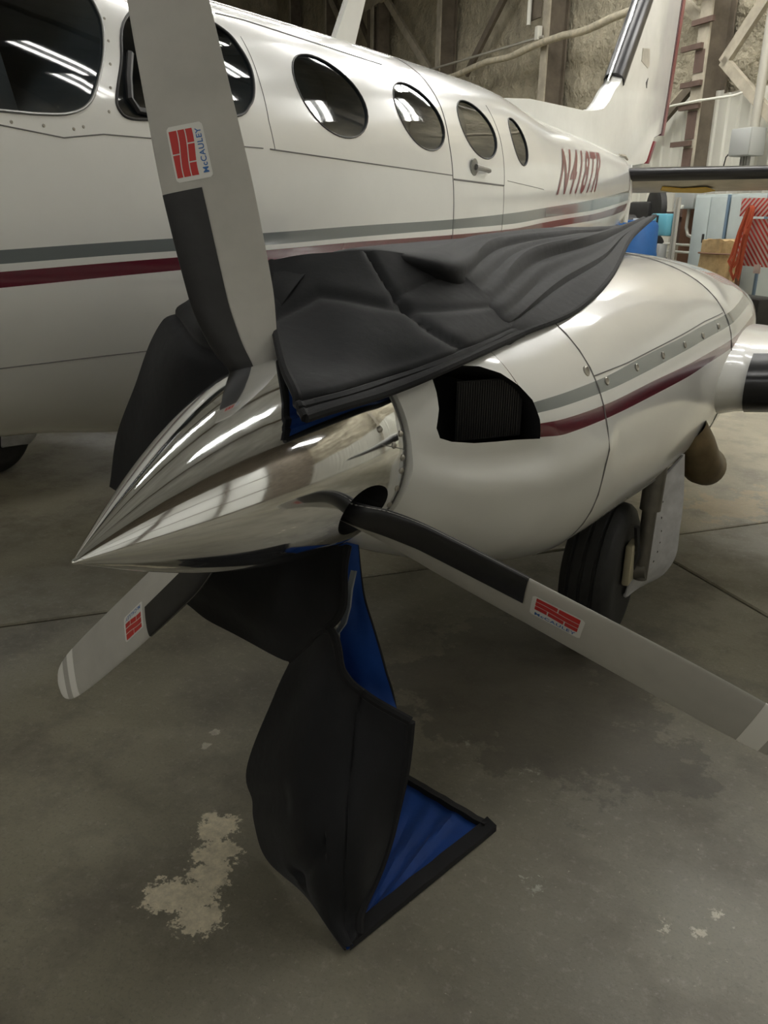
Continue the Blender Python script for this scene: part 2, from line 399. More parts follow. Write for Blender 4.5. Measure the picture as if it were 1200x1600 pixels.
mb = MB(); hb(mb, A0, A1, N0, N1, CEIL, CEIL+.2); ceiling = struct('ceiling', mb, M['roof'], smooth=False)
for i in range(9):
    mb = MB(); a = -5.4+i*5.8; hb(mb, a-.12, a+.12, N0, N1, CEIL-.55, CEIL); obj('roof_beam', mb, M['column_dark'], ceiling, smooth=False)
# big white sliding door on the right wall, panel by panel
pw, ph = 2.15, 2.3
for i in range(6):
    for j in range(3):
        n0 = -5.6+i*pw; z0 = .15+j*ph; mb = MB(); hb(mb, A0, A0+.06, n0+.09, n0+pw-.09, z0+.07, z0+ph-.07); obj('door_panel', mb, M['door_white'], wall_right, smooth=False)
for i in range(7):
    n0 = -5.6+i*pw; mb = MB(); hb(mb, A0, A0+.14, n0-.09, n0+.09, 0, 7.1); obj('door_stile', mb, M['column_dark'], wall_right, smooth=False)
# liner sheets
def liner(a0, a1, z1):
    mb = MB(); prof = []; a = a0
    while a < a1-1e-6:
        for da, dn in ((0, 0), (.09, 0), (.115, .035), (.165, .035), (.19, 0)): prof.append((a+da, dn))
        a += .28
    prof.append((a1, 0))
    mb.grid([[H(a, N1-.17-d, z) for a, d in prof] for z in (.02, z1)]); return mb
a = A0; i = 0
while a < 28:
    zt = 3.68+(.06 if i % 3 == 1 else 0); obj('liner_panel', liner(a, a+1.12, zt), M['liner'], wall_back, norm=False, ang=20); a += 1.12; i += 1
def col_parts(ac, k):
    mb = MB(); hb(mb, ac+.02, ac+.30, N1-.62, N1-.58, 0, CEIL); c = struct('trim_%d' % k, mb, M['column'], smooth=False)      # H column: flange to the room, web behind it
    mb = MB(); hb(mb, ac+.14, ac+.18, N1-.58, N1-.12, 0, CEIL); hb(mb, ac+.02, ac+.30, N1-.14, N1-.10, 0, CEIL); obj('column_web', mb, M['column_dark'], c, smooth=False)
    return c
cols = [col_parts(a, i+1) for i, a in enumerate((1.4, 7.2, 12.95, 18.35, 24.45, 30.3, 36.1, 41.9))]
def strut(par, p, q, w=.09, d=.09, m='column'):
    p, q = Vector(p), Vector(q); t = (q-p).normalized(); s = t.cross(NV).normalized()*w/2; b = NV*d/2
    mb = MB(); mb.add([e+i*s+j*b for e in (p, q) for i in (-1, 1) for j in (-1, 1)], [(0, 1, 3, 2), (4, 6, 7, 5), (0, 4, 5, 1), (2, 3, 7, 6), (0, 2, 6, 4), (1, 5, 7, 3)])
    return obj('diagonal_brace', mb, M[m], par, smooth=False)
nb = N1-.42
strut(cols[2], H(12.75, nb, 4.1), H(11.0, nb, 5.9), .2); strut(cols[2], H(12.75, nb, 4.15), H(10.9, nb, 2.75), .17); strut(cols[2], H(13.25, nb, 4.0), H(14.9, nb, 2.9), .16, m='column_dark')
strut(cols[2], H(13.3, nb, 4.75), H(15.2, nb, 6.2), .16)
strut(cols[3], H(18.0, nb, 7.4), H(15.2, nb, 9.6), .18)
strut(cols[4], H(23.0, nb, 5.3), H(20.7, nb, 6.9), .2, m='column_dark'); strut(cols[4], H(25.6, nb, 5.7), H(29.6, nb, 8.4), .24)
strut(cols[5], H(33.6, nb, 7.8), H(36.2, nb, 9.7), .22); strut(cols[5], H(30.7, nb, 6.9), H(33.4, nb, 9.2), .2, m='column_dark')
mb = MB(); hb(mb, 29.8, 30.0, N1-.6, N1-.2, 0, CEIL); hb(mb, 30.8, 31.0, N1-.6, N1-.2, 0, CEIL); obj('twin_post', mb, M['column_dark'], cols[5], smooth=False)
mb = MB(); hb(mb, 29.0, 31.2, N1-.62, N1-.5, 8.3, 8.6); obj('cross_girt', mb, M['column'], cols[5], smooth=False)
for z in (4.78, 4.41, 3.83, 3.47, 2.88, 5.3, 5.8, 2.3, 1.7):
    mb = MB(); mb.box((0, 0, 0), (.06, .52, .085)); o = obj('ladder_rung', mb, M['rust'], cols[2], local=True, smooth=False); o.location = H(13.2+.12*math.sin(z*9), N1-.66, z); o.rotation_euler = (0, 0, HA)
for z0, z1 in ((2.95, 3.4), (1.2, 2.8), (4.0, 4.35)):
    mb = MB(); hb(mb, 13.0, 13.24, N1-.632, N1-.621, z0, z1); obj('primer_patch', mb, M['rust'], cols[2], smooth=False)
# horizontal girts behind the foam
# ------------------------------------------------------------------ lamps, with added unseen front fill
for i, (a, n, *lz) in enumerate(LAMPS):
    lz = lz[0] if lz else LAMP_Z
    t = hthing('strip_or_fill_light', 'long fluorescent strip light out of view under the hangar roof, some added as front fill', 'ceiling light', a, n, lz, 'fluorescent strip lights under the roof')
    mb = MB(); mb.box((0, 0, .05), (2.5, .42, .06)); obj('housing', mb, M['galv'], t, local=True, smooth=False)
    for s in (-.12, .12):
        mb = MB(); mb.box((0, s, 0), (2.4, .10, .03)); obj('tube', mb, M['lamp'], t, local=True, smooth=False)
    for s in (-1, 1):
        mb = MB(); mb.tube([(s, 0, .08), (s, 0, CEIL-lz)], .012, 5); obj('hanger_rod', mb, M['steel'], t, local=True)
# ------------------------------------------------------------------ airplane
plane = thing('airplane', 'white twin-engine propeller airplane with grey and maroon side stripes', 'airplane', (FX, 4.6, 0))
def loft(kind, ys, N):
    mb = MB(); mb.grid([ring(kind, y, N) for y in ys], wrap=True); n = len(ys)
    mb.f.append(tuple(range(N-1, -1, -1))); mb.f.append(tuple((n-1)*N+k for k in range(N))); mb.m += [0, 0]; return mb
def bands(o, GY, gt, gb, MY, mt, mb_, y0, y1):
    me = o.data; A = me.attributes.new('grey_band', 'FLOAT', 'POINT'); B = me.attributes.new('maroon_band', 'FLOAT', 'POINT')
    a = []; b = []
    for v in me.vertices:
        y, z = v.co.y, v.co.z
        if y < y0 or y > y1: a.append(-5); b.append(-5); continue
        p, q = pchip(GY, gb, y), pchip(GY, gt, y); a.append((z-p)/(q-p)); p, q = pchip(MY, mb_, y), pchip(MY, mt, y); b.append((z-p)/(q-p))
    A.data.foreach_set('value', a); B.data.foreach_set('value', b)
def ov(pts, off): return [Vector((side_x('f', y, z)+off, y, z)) for y, z in pts]
def closed_curve(pts, m=6):
    n = len(pts); P = [Vector((0, *p)) for p in pts]; out = []
    for i in range(n):
        p0, a, b, p3 = P[i-1], P[i], P[(i+1) % n], P[(i+2) % n]
        for k in range(m):
            t = k/m; q = ((a*2)+(b-p0)*t+(p0*2-a*5+b*4-p3)*t*t+(a*3-p0-b*3+p3)*t**3)*.5; out.append((q.y, q.z))
    return out
def oval(cy, cz, ry, rz, sh=0, n=36): return [(cy+ry*math.cos(2*PI*k/n)+sh*rz*math.sin(2*PI*k/n), cz+rz*math.sin(2*PI*k/n)) for k in range(n)]
WIN = [oval(3.555, 2.112, .285, .176, .0), oval(4.44, 2.112, .27, .172, .0), oval(5.25, 2.116, .275, .17, .0), oval(5.985, 2.102, .145, .158, .12)]
WSH = closed_curve([(1.2, 1.845), (1.713, 1.862), (1.841, 1.866), (1.96, 1.880), (2.049, 1.92), (2.121, 2.003), (2.19, 2.10), (2.25, 2.22), (2.22, 2.31), (1.9, 2.33), (1.3, 2.24), (.75, 2.05), (.7, 1.86)], 5)
SID = closed_curve([(2.40, 1.905), (2.766, 1.949), (2.875, 1.999), (2.933, 2.053), (2.977, 2.141), (2.978, 2.226), (2.945, 2.29), (2.80, 2.335), (2.55, 2.31), (2.34, 2.2), (2.24, 2.06), (2.172, 1.955), (2.166, 1.91), (2.215, 1.888)], 5)
ys = [-2.6+k*.2 for k in range(16)]+[.6+.06*k for k in range(100)]+[6.6+.2*k for k in range(24)]
fus = obj('fuselage', loft('f', ys, 144), [M['paint'], M['cabin']], plane)
cut = MB()
for w_, dep in [(w, .10) for w in WIN]+[(WSH, .75), (SID, .35)]:
    outer = ov(w_, .12); x1 = min(p.x for p in ov(w_, 0))-dep; n = len(w_)
    cut.add(outer+[Vector((x1, p.y, p.z)) for p in outer], [tuple(range(n)), tuple(range(2*n-1, n-1, -1))]+[(i, n+i, n+(i+1) % n, (i+1) % n) for i in range(n)], 1)
boolean(fus, obj('cutter', cut, [M['paint'], M['cabin']], smooth=False))
FGY = [1.63, 2.12, 2.87, 3.61, 4.69, 5.69, 6.42, 7.52, 8.47, 9.77, 11.2]
bands(fus, FGY, [1.485, 1.502, 1.522, 1.548, 1.581, 1.626, 1.669, 1.727, 1.780, 1.856, 1.948], [1.446, 1.460, 1.474, 1.497, 1.527, 1.555, 1.596, 1.641, 1.679, 1.748, 1.835],
      FGY, [1.424, 1.437, 1.454, 1.474, 1.494, 1.521, 1.563, 1.609, 1.643, 1.713, 1.80], [1.378, 1.391, 1.408, 1.43, 1.465, 1.479, 1.516, 1.555, 1.582, 1.635, 1.72], -2.0, 11.15)
def pane_grid(poly, off, rings=7, kind='f'):
    cy = sum(p[0] for p in poly)/len(poly); cz = sum(p[1] for p in poly)/len(poly); rows = []
    for k in range(rings+1):
        s = max(.01, k/rings); rows.append([Vector((side_x(kind, cy+(y-cy)*s, cz+(z-cz)*s)+off, cy+(y-cy)*s, cz+(z-cz)*s)) for y, z in poly])
    mb = MB(); mb.grid(rows, wrap=True); mb.f.append(tuple(range(len(poly)))); mb.m.append(0); return mb
for i, w_ in enumerate(WIN+[WSH, SID]):
    g = obj(['cabin_window', 'windshield', 'side_window'][0 if i < 4 else i-3], pane_grid(w_, -.006), M['glass'], fus)
    mb = MB(); mb.tube(ov(w_, .001), .004 if i < 4 else .005, 8, closed=True); obj('window_rim', mb, M['gasket'] if i != 4 else M['steel'], fus)
# seats and glare shield seen through the panes
mb = MB(); mb.box((-2.72, 1.95, 1.92), (.42, .16, .52), bev=.07, rot=Matrix.Rotation(.25, 3, 'X')); mb.box((-2.72, 1.8, 1.72), (.42, .45, .12), bev=.04); obj('pilot_seat', mb, mat('grey_seat', (.10, .10, .105), .7), fus)
mb = MB(); mb.tube([(-2.35, .9, 1.86), (-2.42, 1.3, 1.98), (-2.6, 1.42, 2.03), (-2.95, 1.42, 2.03)], .07, 10); obj('glare_shield', mb, M['machine'], fus)
# storm window gasket inside the side pane
mb = MB(); mb.tube([(side_x('f', y, z)+.003, y, z) for y, z in ((2.3, 2.10), (2.25, 2.02), (2.225, 1.95), (2.25, 1.918), (2.33, 1.915))], .012, 6); obj('storm_window_gasket', mb, M['gasket'], fus)
mb = MB()
def seamf(pts, r=.0022):
    P = []
    for (y0, z0), (y1, z1) in zip(pts[:-1], pts[1:]):
        for k in range(12): t = k/12; y, z = y0+(y1-y0)*t, z0+(z1-z0)*t; P.append((side_x('f', y, z)+.0005, y, z))
    y, z = pts[-1]; P.append((side_x('f', y, z)+.0005, y, z)); mb.tube(P, r, 5)
seamf([(1.0, 1.136), (1.646, 1.128), (2.264, 1.107), (5.5, 1.02)]); seamf([(2.946, 1.845), (4.699, 1.824)], .003); seamf([(2.98, 1.845), (2.977, 1.951), (3.0, 2.1), (3.04, 2.28)], .0015)
seamf([(3.0, 2.365), (3.2, 2.375), (4.322, 2.362)], .003); seamf([(1.0, 1.81), (1.70, 1.824), (1.915, 1.807), (2.076, 1.830), (2.5, 1.838), (2.9, 1.845)], .002)
seamf([(4.76, 2.47), (4.80, 2.38), (4.78, 2.2), (4.72, 2.0), (4.70, 1.803), (4.70, 1.6), (4.70, 1.45), (4.7, 1.0)], .003); seamf([(4.713, 1.803), (5.521, 1.797)], .006); seamf([(5.53, 1.797), (5.56, 1.92), (5.60, 2.1), (5.62, 2.3)], .002); seamf([(5.52, 1.79), (5.5, 1.45), (5.48, 1.0)], .002); seamf([(5.6, 1.83), (6.4, 1.80)], .002)
obj('panel_seam', mb, M['seam'], fus)
mb = MB()
for y, z in [(2.0+.0*k, 1.845+.0*k) for k in range(1)]+[(1.3+.11*k, 1.835) for k in range(7)]+[(2.12+.035*k, 1.90+.075*k) for k in range(5)]+[(2.3+.1*k, 1.862) for k in range(5)]:
    mb.lathe([(0, .006), (.002, .004)], (side_x('f', y, z), y, z), (1, 0, 0), 8)
obj('rivet_row', mb, M['screw'], fus)
# door handle
h0 = Vector((side_x('f', 5.02, 1.885), 5.02, 1.885)); mb = MB(); mb.lathe([(0, .05), (.012, .05), (.016, .04)], h0, (1, 0, 0), 20)
hd = obj('door_handle', mb, M['steel'], fus); mb = MB(); mb.tube([h0+Vector((.02, 0, 0)), h0+Vector((.03, .06, -.004)), h0+Vector((.03, .19, -.012)), h0+Vector((.012, .22, -.014))], [.018, .016, .014, .012], 8); obj('handle_lever', mb, M['steel'], fus)
# registration letters, painted on the skin
def on_skin(name, s, y0, z0, uy, uz, vy, vz, m, par, off=.004, fan=0):
    vs, fs = text2d(s); mb = MB(); P = []
    for u, v in vs:
        y = y0+uy*u+vy*v+fan*u*v; z = z0+uz*u+vz*v+.08*fan*u*v; P.append((side_x('f', y, z)+off, y, z))
    mb.add(P, fs); return obj(name, mb, m, par, smooth=False, norm=False)
on_skin('registration_lettering', 'N418TR', 6.76, 1.768, 1.64, .072, .51, .385, M['maroon'], fus, .004, .41)
# antenna blade, dorsal fin, tail fin
def plate(pts, half, m, name, par, taper=None):
    """vertical plate in the fuselage plane with rounded thickness"""
    mb = MB(); n = len(pts); cy = sum(p[0] for p in pts)/n; cz = sum(p[1] for p in pts)/n
    L = []
    for s, k in ((-1, .0), (-1, .85), (1, .85), (1, 0)):
        L.append([(FX+s*half*(0 if k == 0 else 1), cy+(y-cy)*(1 if k == 0 else .9), cz+(z-cz)*(1 if k == 0 else .93)) for y, z in pts])
    mb.grid(L[:3], wrap=True); mb.grid([L[2], L[3]], wrap=True); mb.f.append(tuple(range(n, 2*n))); mb.m.append(0); mb.f.append(tuple(len(mb.v)-2*n+k for k in range(n))); mb.m.append(0)
    return obj(name, mb, m, par, ang=25)
plate([(4.53, 2.50), (4.78, 2.50), (5.0, 2.95), (5.05, 3.15), (4.96, 3.15)], .018, M['white'], 'blade_antenna', plane)
fin = plate([(7.28, 2.42), (7.28, 2.558), (9.166, 2.64), (9.6, 2.69), (9.885, 2.738), (10.1, 2.84), (10.313, 2.986), (10.543, 3.10), (11.455, 4.095), (12.1, 4.8), (13.9, 5.0), (13.581, 4.508), (13.364, 3.271), (13.216, 2.731), (12.76, 2.64), (12.44, 2.30), (12.3, 2.26), (11.2, 2.16), (10.5, 2.1), (9, 2.2)], .10, M['white'], 'tail_fin', plane)
def finplate(name, pts, x0, x1, m): 
    mb = MB(); mb.prism([(x0, y, z) for y, z in pts], (x1-x0, 0, 0)); return obj(name, mb, m, fin, smooth=False)
mb = MB(); mb.tube([(FX, 10.66, 3.11), (FX, 11.09, 3.58), (FX, 11.53, 4.06), (FX, 12.16, 4.78)], .125, 12); bt = obj('fin_deice_boot', mb, M['boot'], fin)
mb = MB(); mb.tube([(FX-.02, 10.50, 3.09), (FX-.02, 10.94, 3.57), (FX-.02, 11.38, 4.06), (FX-.02, 12.0, 4.78)], .022, 10); obj('boot_metal_edge', mb, M['chrome'], fin)
finplate('rudder_stripe', [(13.216, 2.735), (13.364, 3.271), (13.581, 4.508), (13.8, 5), (13.68, 5), (13.44, 4.508), (13.23, 3.271), (13.10, 2.735)], FX-.03, FX+.095, M['maroon'])
finplate('rudder_stripe', [(13.02, 2.72), (13.15, 3.271), (13.35, 4.508), (13.57, 5), (13.50, 5), (13.29, 4.508), (13.10, 3.271), (12.97, 2.72)], FX-.03, FX+.108, mat('dark_maroon', (.05, .012, .02), .4))
finplate('rudder_stripe', [(12.43, 2.32), (12.72, 2.62), (12.62, 2.62), (12.34, 2.32)], FX-.03, FX+.108, M['maroon'])
finplate('fin_access_panel', [(11.43, 3.57), (11.78, 3.62), (11.86, 3.44), (11.78, 3.40), (11.44, 3.43)], FX+.09, FX+.106, M['stab_under'])
finplate('static_port', [(11.78, 3.24), (11.86, 3.30), (11.84, 3.18)], FX+.09, FX+.106, M['machine'])
mb = MB(); mb.tube([(FX+.13, 10.75, 2.33), (FX+.13, 11.0, 2.33), (FX+.13, 11.15, 2.30)], [.012, .02, .014], 6); obj('tail_fairing_slot', mb, M['stab_under'], fus)
mb = MB(); mb.tube([(FX+.175, 11.17, 1.56), (FX+.185, 11.2, 1.9), (FX+.15, 11.2, 2.24)], .035, 8); mb.tube([(FX, 11.2, 1.55), (FX, 11.22, 2.25)], .14, 10); obj('tail_cone_edge', mb, M['white'], plane)
# stabiliser (left half and its twin)
def airfoil(n=14, t=.12):
    P = []
    for k in range(n+1): x = .5*(1-math.cos(PI*k/n)); P.append((x, t/.2*(.2969*math.sqrt(x)-.126*x-.3516*x*x+.2843*x**3-.1015*x**4)))
    return P+[(x, -y) for x, y in P[-2:0:-1]]
def wing(secs, t=.12, inc=0):
    mb = MB(); af = airfoil(18, t); rows = []
    for x, y, z, ch in secs: rows.append([(x, y+px*ch, z+(pz-px*inc)*ch) for px, pz in af])
    mb.grid(rows, wrap=True); n = len(af); mb.f.append(tuple(range(n))); mb.m.append(0); mb.f.append(tuple((len(secs)-1)*n+k for k in range(n-1, -1, -1))); mb.m.append(0); return mb
def le_boot(secs, t, xf, off, inc=0):
    af = [p for p in airfoil(40, t) if p[0] <= xf]; up = sorted([p for p in af if p[1] >= 0], key=lambda p: -p[0]); dn = sorted([p for p in af if p[1] < 0], key=lambda p: p[0]); pr = up+dn
    rows = []
    for x, y, z, ch in secs: rows.append([(x, y+px*ch-off*(1-px/xf), z+(pz-px*inc)*ch+math.copysign(off, pz)) for px, pz in pr])
    mb = MB(); mb.grid(rows); return mb
for s in (1, -1):
    f = lambda L: [(FX+s*(x-FX), y, z, c) for x, y, z, c in L]
    st = obj('horizontal_stabilizer', wing(f([(-2.95, 11.10, 2.14, 1.45), (.35, 11.45, 2.18, 1.2)]), .15, .13), [M['stab_under']], plane)
    obj('stabilizer_boot', le_boot(f([(-2.97, 11.09, 2.14, 1.46), (.36, 11.45, 2.18, 1.21)]), .15, .09, .006, .13), M['boot'], st)
    if s > 0:
        mb = MB(); P = [(-2.42, 11.45), (-2.2, 11.57), (-1.9, 11.5), (-1.82, 11.7), (-2.0, 11.85), (-2.35, 11.8), (-2.48, 11.65)]; mb.prism([(x, y, 2.146-.0755*1.4-(y-11.15)*.145) for x, y in P], (0, 0, -.012)); obj('yellow_primer_patch', mb, M['yellow'], st, smooth=False)
# wings run through the nacelles
for s in (1, -1):
    f = lambda L: [(FX+s*(x-FX), y, z, c) for x, y, z, c in L]
    wsec = f([(-2.95, 3.50, .90, 2.15), (-1.05, 3.44, .95, 2.1), (-.50, 3.42, .96, 2.12), (-.42, 3.47, .965, 2.05), (-.38, 3.52, .966, 1.98), (-.345, 3.54, .966, 1.95), (4.0, 3.95, 1.36, 1.25)])
    wg = obj('wing', wing(wsec, .17), M['white'], plane)
    obj('wing_deice_boot', le_boot(f([(-.335, 3.535, .966, 1.95), (3.9, 3.93, 1.35, 1.26)]), .17, .075, .007), M['boot'], wg)
    # wheel, strut, gear door
    wing_s = s; ox = 0 if s > 0 else -4.69+.708; oy = 0 if s > 0 else .14; s = 1
    wc = Vector((-.708+ox, 3.056+oy, .28)); ax = Vector((1, 0, 0))
    prof = [(-.095, .15), (-.10, .20), (-.098, .235), (-.085, .262), (-.066, .273), (-.062, .276), (-.058, .268), (-.050, .268), (-.046, .279), (-.016, .281), (-.012, .272), (-.004, .272), (0, .281), (.03, .280), (.034, .271), (.042, .271), (.046, .279), (.07, .274), (.085, .262), (.098, .235), (.10, .20), (.095, .15)]
    ty = obj('tire', MB().lathe(prof, wc, ax, 48), M['rubber'], plane)
    mb = MB(); mb.lathe([(-.08, .155), (.075, .155), (.085, .145), (.06, .13), (.05, .07), (.085, .06), (.09, .02)], wc, ax, 32); obj('wheel_rim', mb, M['brass'] if False else M['dirty_white'], plane)
    mb = MB(); mb.box(wc+Vector((s*.115, -.02, .06)), (.03, .10, .17), bev=.01); obj('brake_caliper', mb, mat('tan_caliper', (.42, .38, .26), .5), plane) if wing_s > 0 else obj('brake_caliper', mb, M['red'], plane)
    mb = MB(); mb.tube([wc+Vector((s*.02, .02, 0)), wc+Vector((s*.17, .03, .02))], .035, 12); mb.tube([wc+Vector((s*.15, .03, -.02)), wc+Vector((s*.155, .03, .30))], .028, 14); mb.tube([wc+Vector((s*.155, .03, .27)), wc+Vector((s*.16, .05, .62))], .040, 16); obj('gear_strut', mb, M['strut'], plane)
    mb = MB(); mb.tube([wc+Vector((s*.13, -.05, .22)), wc+Vector((s*.14, -.02, .10)), wc+Vector((s*.12, .0, .02))], .012, 6); obj('brake_hose', mb, M['gasket'], plane)
    D = [(-.551, .61), (-.490, .73), (-.465, .423), (-.466, .319), (-.504, .23), (-.563, .173), (-.601, .181), (-.565, .352), (-.55, .421), (-.564, .513)]
    rows = []
    inner = [(-.553, .64), (-.564, .513), (-.55, .421), (-.565, .352), (-.585, .26), (-.601, .181)]; outer = [(-.487, .74), (-.468, .56), (-.465, .423), (-.466, .319), (-.504, .23), (-.570, .170)]
    for (xi, zi), (xo, zo) in zip(inner, outer):
        row = []
        for k in range(7): t = k/6; row.append(Vector((ox+xi+(xo-xi)*t, oy+3.15-.08*(1-t)**2+.10*t, zi+(zo-zi)*t)))
        rows.append(row)
    g = catmull(rows, 4); nn = gnormals(g); mb = MB(); mb.grid(g); b = MB(); mb.grid([[p+q*.008 for p, q in zip(r, r2)] for r, r2 in zip(g, nn)])
    e = [r[0] for r in g]; e2 = [r[-1] for r in g]; mb.tube(e, .007, 6); mb.tube(e2, .008, 6); mb.tube(g[-1], .010, 6)
    gd = obj('gear_door', mb, M['dirty_white'], plane, norm=False)
    for k in range(6):
        q = g[3+k*2][10]; r_ = MB(); r_.lathe([(-.004, .006), (.012, .006)], q, (0, -1, 0), 8); obj('door_rivet', r_, M['machine'], gd)
# ------------------------------------------------------------------ nacelles
INT = [(-.839, 1.659, 1.262), (-.803, 1.736, 1.261), (-.769, 1.806, 1.253), (-.732, 1.859, 1.233), (-.695, 1.897, 1.201), (-.665, 1.923, 1.164), (-.644, 1.93, 1.116), (-.635, 1.925, 1.069), (-.668, 1.827, 1.083), (-.691, 1.761, 1.09), (-.718, 1.692, 1.098), (-.75, 1.637, 1.109), (-.772, 1.615, 1.119), (-.782, 1.612, 1.141), (-.787, 1.628, 1.181), (-.8, 1.639, 1.214), (-.818, 1.65, 1.239)]
RIDGE = [(-.81, 1.575, 1.055), (-.747, 1.638, 1.027), (-.689, 1.772, .988), (-.622, 1.96, .958), (-.58, 2.127, .96), (-.551, 2.302, .985)]
DENT = [(-.76, 1.63, 1.085), (-.711, 1.696, 1.062), (-.664, 1.825, 1.043), (-.625, 1.946, 1.035)]
def segd(p, L):
    best = 9
    for a, b in zip(L[:-1], L[1:]):
        a, b = Vector(a), Vector(b); t = max(0, min(1, (p-a).dot(b-a)/(b-a).length_squared)); best = min(best, (p-a-(b-a)*t).length)
    return best
nys = [HY+.16+.02*k for k in range(46)]+[HY+1.08+.04*k for k in range(74)]+[HY+4.04+.1*k for k in range(22)]
def nacelle_mesh(): return loft('n', nys, 160)
def bulge(p):
    if p.x > HX+.05 and p.y < HY+1.3:
        d = segd(p, RIDGE); e = segd(p, DENT); k = .009*math.exp(-(d/.045)**2)-.016*math.exp(-(e/.04)**2)
        return p+Vector((p.x-HX, -.1, p.z-HZ)).normalized()*k
    return p
mb = nacelle_mesh(); mb.v = [tuple(bulge(Vector(v))) for v in mb.v]
nac = obj('engine_nacelle', mb, [M['paint'], M['dark']], plane)
dr = Vector((.74, -.55, .36)).normalized(); cut = MB(); n = len(INT)
P = [Vector(q)+dr*.12 for q in INT]; Q = [Vector(q)-dr*.13-Vector((.02, -.05, 0)) for q in INT]
cut.add(P+Q, [tuple(range(n)), tuple(range(2*n-1, n-1, -1))]+[(i, n+i, n+(i+1) % n, (i+1) % n) for i in range(n)], 1)
boolean(nac, obj('cutter', cut, [M['paint'], M['dark']], smooth=False))
NGY = [1.94, 2.05, 2.29, 2.64, 3.01, 3.33, 3.99, 4.9]
NB_ = (NGY, [1.164, 1.164, 1.167, 1.187, 1.207, 1.225, 1.244, 1.26], [1.138, 1.135, 1.134, 1.144, 1.163, 1.18, 1.204, 1.22], NGY, [1.112, 1.105, 1.101, 1.109, 1.117, 1.128, 1.15, 1.17], [1.077, 1.066, 1.064, 1.067, 1.076, 1.092, 1.116, 1.13], 1.90, 5.2)
bands(nac, *NB_)
mb = nacelle_mesh(); mb.v = [(2*FX-x, y, z) for x, y, z in mb.v]; n2 = obj('engine_nacelle', mb, [M['paint']], plane); bands(n2, *NB_)
mb = MB(); mb.lathe([(-.56, .01), (-.4, .11), (-.2, .19), (0, .225), (.16, .24)], (2*FX-HX, HY, HZ+.03), (0, 1, 0), 40); obj('spinner', mb, M['chrome'], plane)
# intake grille: upright wires behind the opening
base = Vector((-.72, 1.80, 1.16))-dr*.075; uz = Vector((0, 0, 1)); uh = -dr.cross(uz).normalized(); mb = MB()
for k in range(26):
    c = base+uh*(-.045+.0068*k)*1.0; mb.tube([c-uz*.058, c+uz*.085], .0018, 5)
obj('intake_grille', mb, mat('grille_wire', (.05, .048, .045), .5, .5), nac)
mb = MB(); mb.add([base+dr*-.004+uh*a+uz*b for a, b in ((-.05, -.06), (.14, -.06), (.14, .09), (-.05, .09))], [(0, 1, 2, 3)]); obj('grille_backing', mb, M['dark'], nac, smooth=False)
# cowl seams and fasteners
mb = MB()
def ringseam(y, t0, t1, r=.0028):
    P = []
    xc, w_, zt, zb, zc, n_, m_ = sect('n', y)
    for k in range(41):
        t = t0+(t1-t0)*k/40; c, s_ = math.cos(t), math.sin(t); e, h = (n_, zt-zc) if s_ >= 0 else (m_, zc-zb)
        P.append((xc+math.copysign(abs(c)**(2/e), c)*(w_+.0005), y, zc+math.copysign(abs(s_)**(2/e), s_)*(h+.0005)))
    mb.tube([bulge(Vector(q)) for q in P], r, 5)
ringseam(2.29, -1.0, PI+1.0); ringseam(3.66, -.9, PI+.5); 
def nseam(pts, r=.0022):
    P = []
    for (y0, z0), (y1, z1) in zip(pts[:-1], pts[1:]):
        for k in range(10): t = k/10; y, z = y0+(y1-y0)*t, z0+(z1-z0)*t; P.append((side_x('n', y, z)+.0005, y, z))
    mb.tube(P, r, 5)
nseam([(2.29, 1.180), (2.53, 1.186), (2.88, 1.206), (3.36, 1.236), (3.66, 1.246)])
nseam([(2.75, .69), (3.0, .68), (3.5, .68)], .004)
obj('cowl_seam', mb, M['seam'], nac)
for i, (y, z) in enumerate([(2.262, 1.196), (2.354, 1.158), (2.59, 1.166), (2.829, 1.174), (3.051, 1.184), (3.276, 1.192), (3.5, 1.205)]):
    p = Vector((side_x('n', y, z), y, z)); q = MB(); R_ = .016 if i == 0 else .012; nrm = Vector((1, -.15, .35)).normalized(); q.lathe([(-.006, R_), (.002, R_), (.004, R_*.8), (.002, R_*.45), (.0022, .002)], p, nrm, 16); obj('cowl_fastener', q, M['screw'], nac)
# exhaust stack under the aft cowl
mb = MB(); P = [(-.52, 3.42, .80), (-.485, 3.46, .73), (-.462, 3.49, .67), (-.448, 3.53, .635), (-.44, 3.60, .612)]
mb.tube(P, [.088, .088, .086, .084, .084], 24, cap=False); mb.tube([p for p in P[1:]][::-1], [.074]*4, 24, cap=False); ex = obj('exhaust_stack', mb, M['brass'], plane, norm=False)
# ------------------------------------------------------------------ propeller
TH = -0.2322
def spin_c(y): k = (y+.578)/.728; return Vector((HX, HY+y, HZ-.004*(1-k)+.04*k))
def spin_r(y): s = max(0, (.08-y)/.658); return .235*max(0, 1-s**1.6)
mb = MB(); rows = []; yy = [-.578, -.577, -.574, -.568, -.556]+[-.54+.02*k for k in range(35)]
for y in yy:
    r = max(spin_r(y), .0008 if y < -.5775 else .0045*math.sqrt(min(1, (y+.578)/.004))); c = spin_c(y); rows.append([c+Vector((math.cos(2*PI*k/96)*r, 0, math.sin(2*PI*k/96)*r)) for k in range(96)])
mb.grid(rows, wrap=True); mb.f.append(tuple(range(95, -1, -1))); mb.f.append(tuple((len(yy)-1)*96+k for k in range(96))); mb.m += [0, 0]
spn = obj('spinner', mb, [M['chrome'], M['dark']], plane)
def baxes(k):
    a = TH+k*2*PI/3; return Vector((math.sin(a), 0, math.cos(a))), Vector((-math.cos(a), 0, math.sin(a))), Vector((0, -1, 0))
HUB = Vector((HX, HY, HZ))
